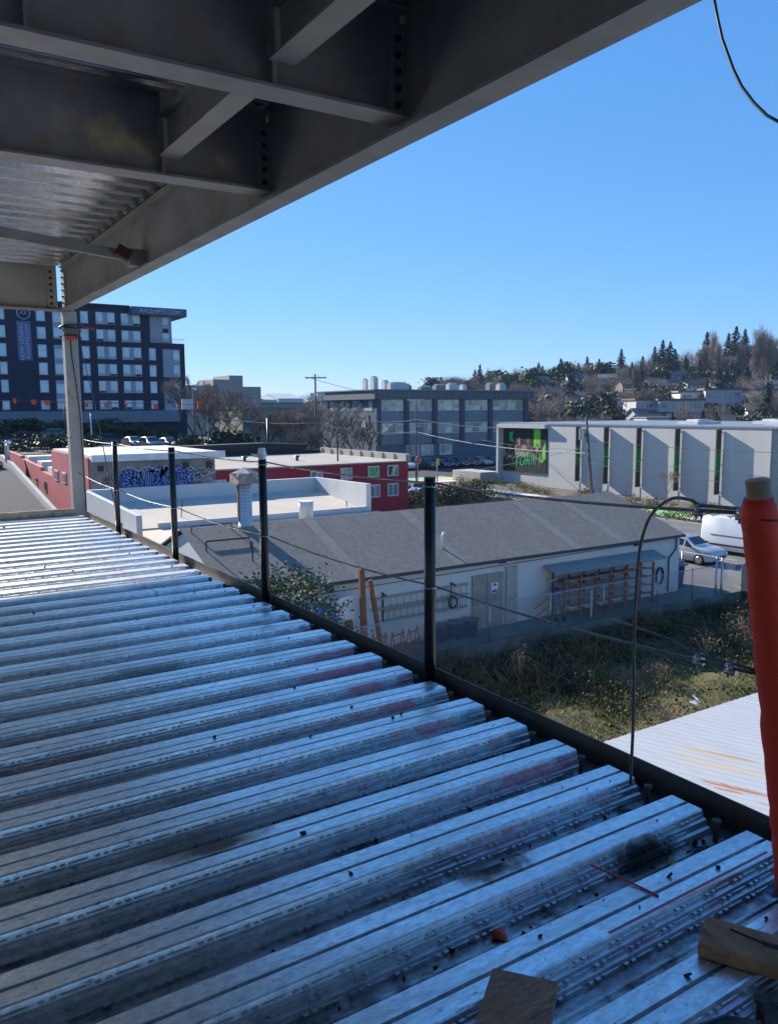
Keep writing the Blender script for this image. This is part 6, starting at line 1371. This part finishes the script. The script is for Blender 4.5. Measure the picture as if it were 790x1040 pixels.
# flag line
fl = thing('flag_line', 'line of small red warning flags strung before the apartment block', 'flag line', (20,72,.6))
fp = [(2,70,1.75),(25.6,70,.55)]; P = sag(fp[0],fp[1],.35,24); mb = MB(); mb.tube(P,.012,4,cap=False); mb.build('cord', m_wire, fl)
m_fl = M('flag red', (.85,.07,.04), .6)
for x in (9.9,11.3,12.3,15.3,16.9,18.5,21.0,23.1,24.9):
    f = (x-2)/23.6; z = lerp(1.75,.55,f)-.35*4*f*(1-f); mb = MB(); w = random.uniform(.12,.26); sl = random.uniform(-.15,.15)
    mb.add([(x-w,69.99,z),(x+w,69.99,z),(x+w*.8,69.9+sl,z-.36),(x,69.85,z-.42),(x-w*.7,69.95-sl,z-.34)],[(0,1,2,3,4)]); o = mb.build('flag', m_fl, fl); sm_ = o.modifiers.new('thick','SOLIDIFY'); sm_.thickness = .01
for x,y in ((2,70),(25.6,70)): mb = MB(); mb.cyl((x,y,gz(x,y)-.2),.06,(1.8 if x < 5 else .6)-gz(x,y)+.2,8); mb.build('post', m_galv, fl)
rescale(fl, 1.35)

# ------------------------------------------------------------------ light, sky, camera
w = bpy.data.worlds.new('World'); S.world = w; w.use_nodes = True; N = w.node_tree.nodes; L = w.node_tree.links
sky = N.new('ShaderNodeTexSky'); sky.sky_type = 'NISHITA'; sky.sun_disc = False
SUNV = Vector((-.20,1.0,.51)).normalized(); EL = math.asin(SUNV.z); AZ = math.atan2(SUNV.x, SUNV.y)
sky.sun_elevation = EL; sky.sun_rotation = AZ; sky.altitude = 60; sky.air_density = .8; sky.dust_density = 0; sky.ozone_density = 8
sp_ = N.new('ShaderNodeSeparateColor'); cb_ = N.new('ShaderNodeCombineColor'); L.new(sky.outputs[0], sp_.inputs[0])
for k, (g_, a_) in enumerate(((.85,.775),(.58,1.302),(.38,2.39))):      # the clear, evenly blue winter sky of the photograph
    p_ = N.new('ShaderNodeMath'); p_.operation = 'POWER'; p_.inputs[1].default_value = g_; L.new(sp_.outputs[k], p_.inputs[0])
    q_ = N.new('ShaderNodeMath'); q_.operation = 'MULTIPLY'; q_.inputs[1].default_value = a_; L.new(p_.outputs[0], q_.inputs[0]); L.new(q_.outputs[0], cb_.inputs[k])
L.new(cb_.outputs[0], N['Background'].inputs['Color']); N['Background'].inputs['Strength'].default_value = .09
sl = bpy.data.lights.new('sun', 'SUN'); sl.energy = 4.0; sl.angle = R(.5); sl.color = (1.0,.93,.82); so = bpy.data.objects.new('sun', sl); COL.objects.link(so); so.rotation_euler = SUNV.to_track_quat('Z','Y').to_euler(); so.location = (0,0,60)
# thin winter air: far things fade a little
mb = MB(); mb.box(-250,1050,-120,900,-12,90)
hm_ = bpy.data.materials.new('haze'); hm_.use_nodes = True; hn = hm_.node_tree.nodes; hn.remove(hn['Principled BSDF']); hv = hn.new('ShaderNodeVolumePrincipled'); hv.inputs['Color'].default_value = (.50,.70,1,1); hv.inputs['Density'].default_value = .00010; hv.inputs['Anisotropy'].default_value = 0
hm_.node_tree.links.new(hv.outputs[0], hn['Material Output'].inputs['Volume']); tag(mb.build('haze', hm_), kind='stuff')
cam = bpy.data.cameras.new('camera'); co = bpy.data.objects.new('camera', cam); COL.objects.link(co); S.camera = co
pi_, ro_, ya_ = R(-7.236), R(-.384), R(32.6)
Fv = Vector((math.sin(ya_)*math.cos(pi_), math.cos(ya_)*math.cos(pi_), math.sin(pi_))); R0 = Vector((math.cos(ya_),-math.sin(ya_),0)); U0 = R0.cross(Fv)
Rv = R0*math.cos(ro_)+U0*math.sin(ro_); Uv = U0*math.cos(ro_)-R0*math.sin(ro_)
co.matrix_world = Matrix((( Rv.x,Uv.x,-Fv.x,0),(Rv.y,Uv.y,-Fv.y,0),(Rv.z,Uv.z,-Fv.z,0),(0,0,0,1)))
cam.sensor_fit = 'VERTICAL'; cam.sensor_height = 36; cam.lens = 36*822/1040; cam.clip_start = .05; cam.clip_end = 9000
S.view_settings.view_transform = 'Standard'; S.view_settings.look = 'None'; S.view_settings.exposure = 1.27; S.view_settings.gamma = 1.0
S.cycles.max_bounces = 8; S.cycles.diffuse_bounces = 4; S.cycles.glossy_bounces = 4; S.cycles.use_denoising = True
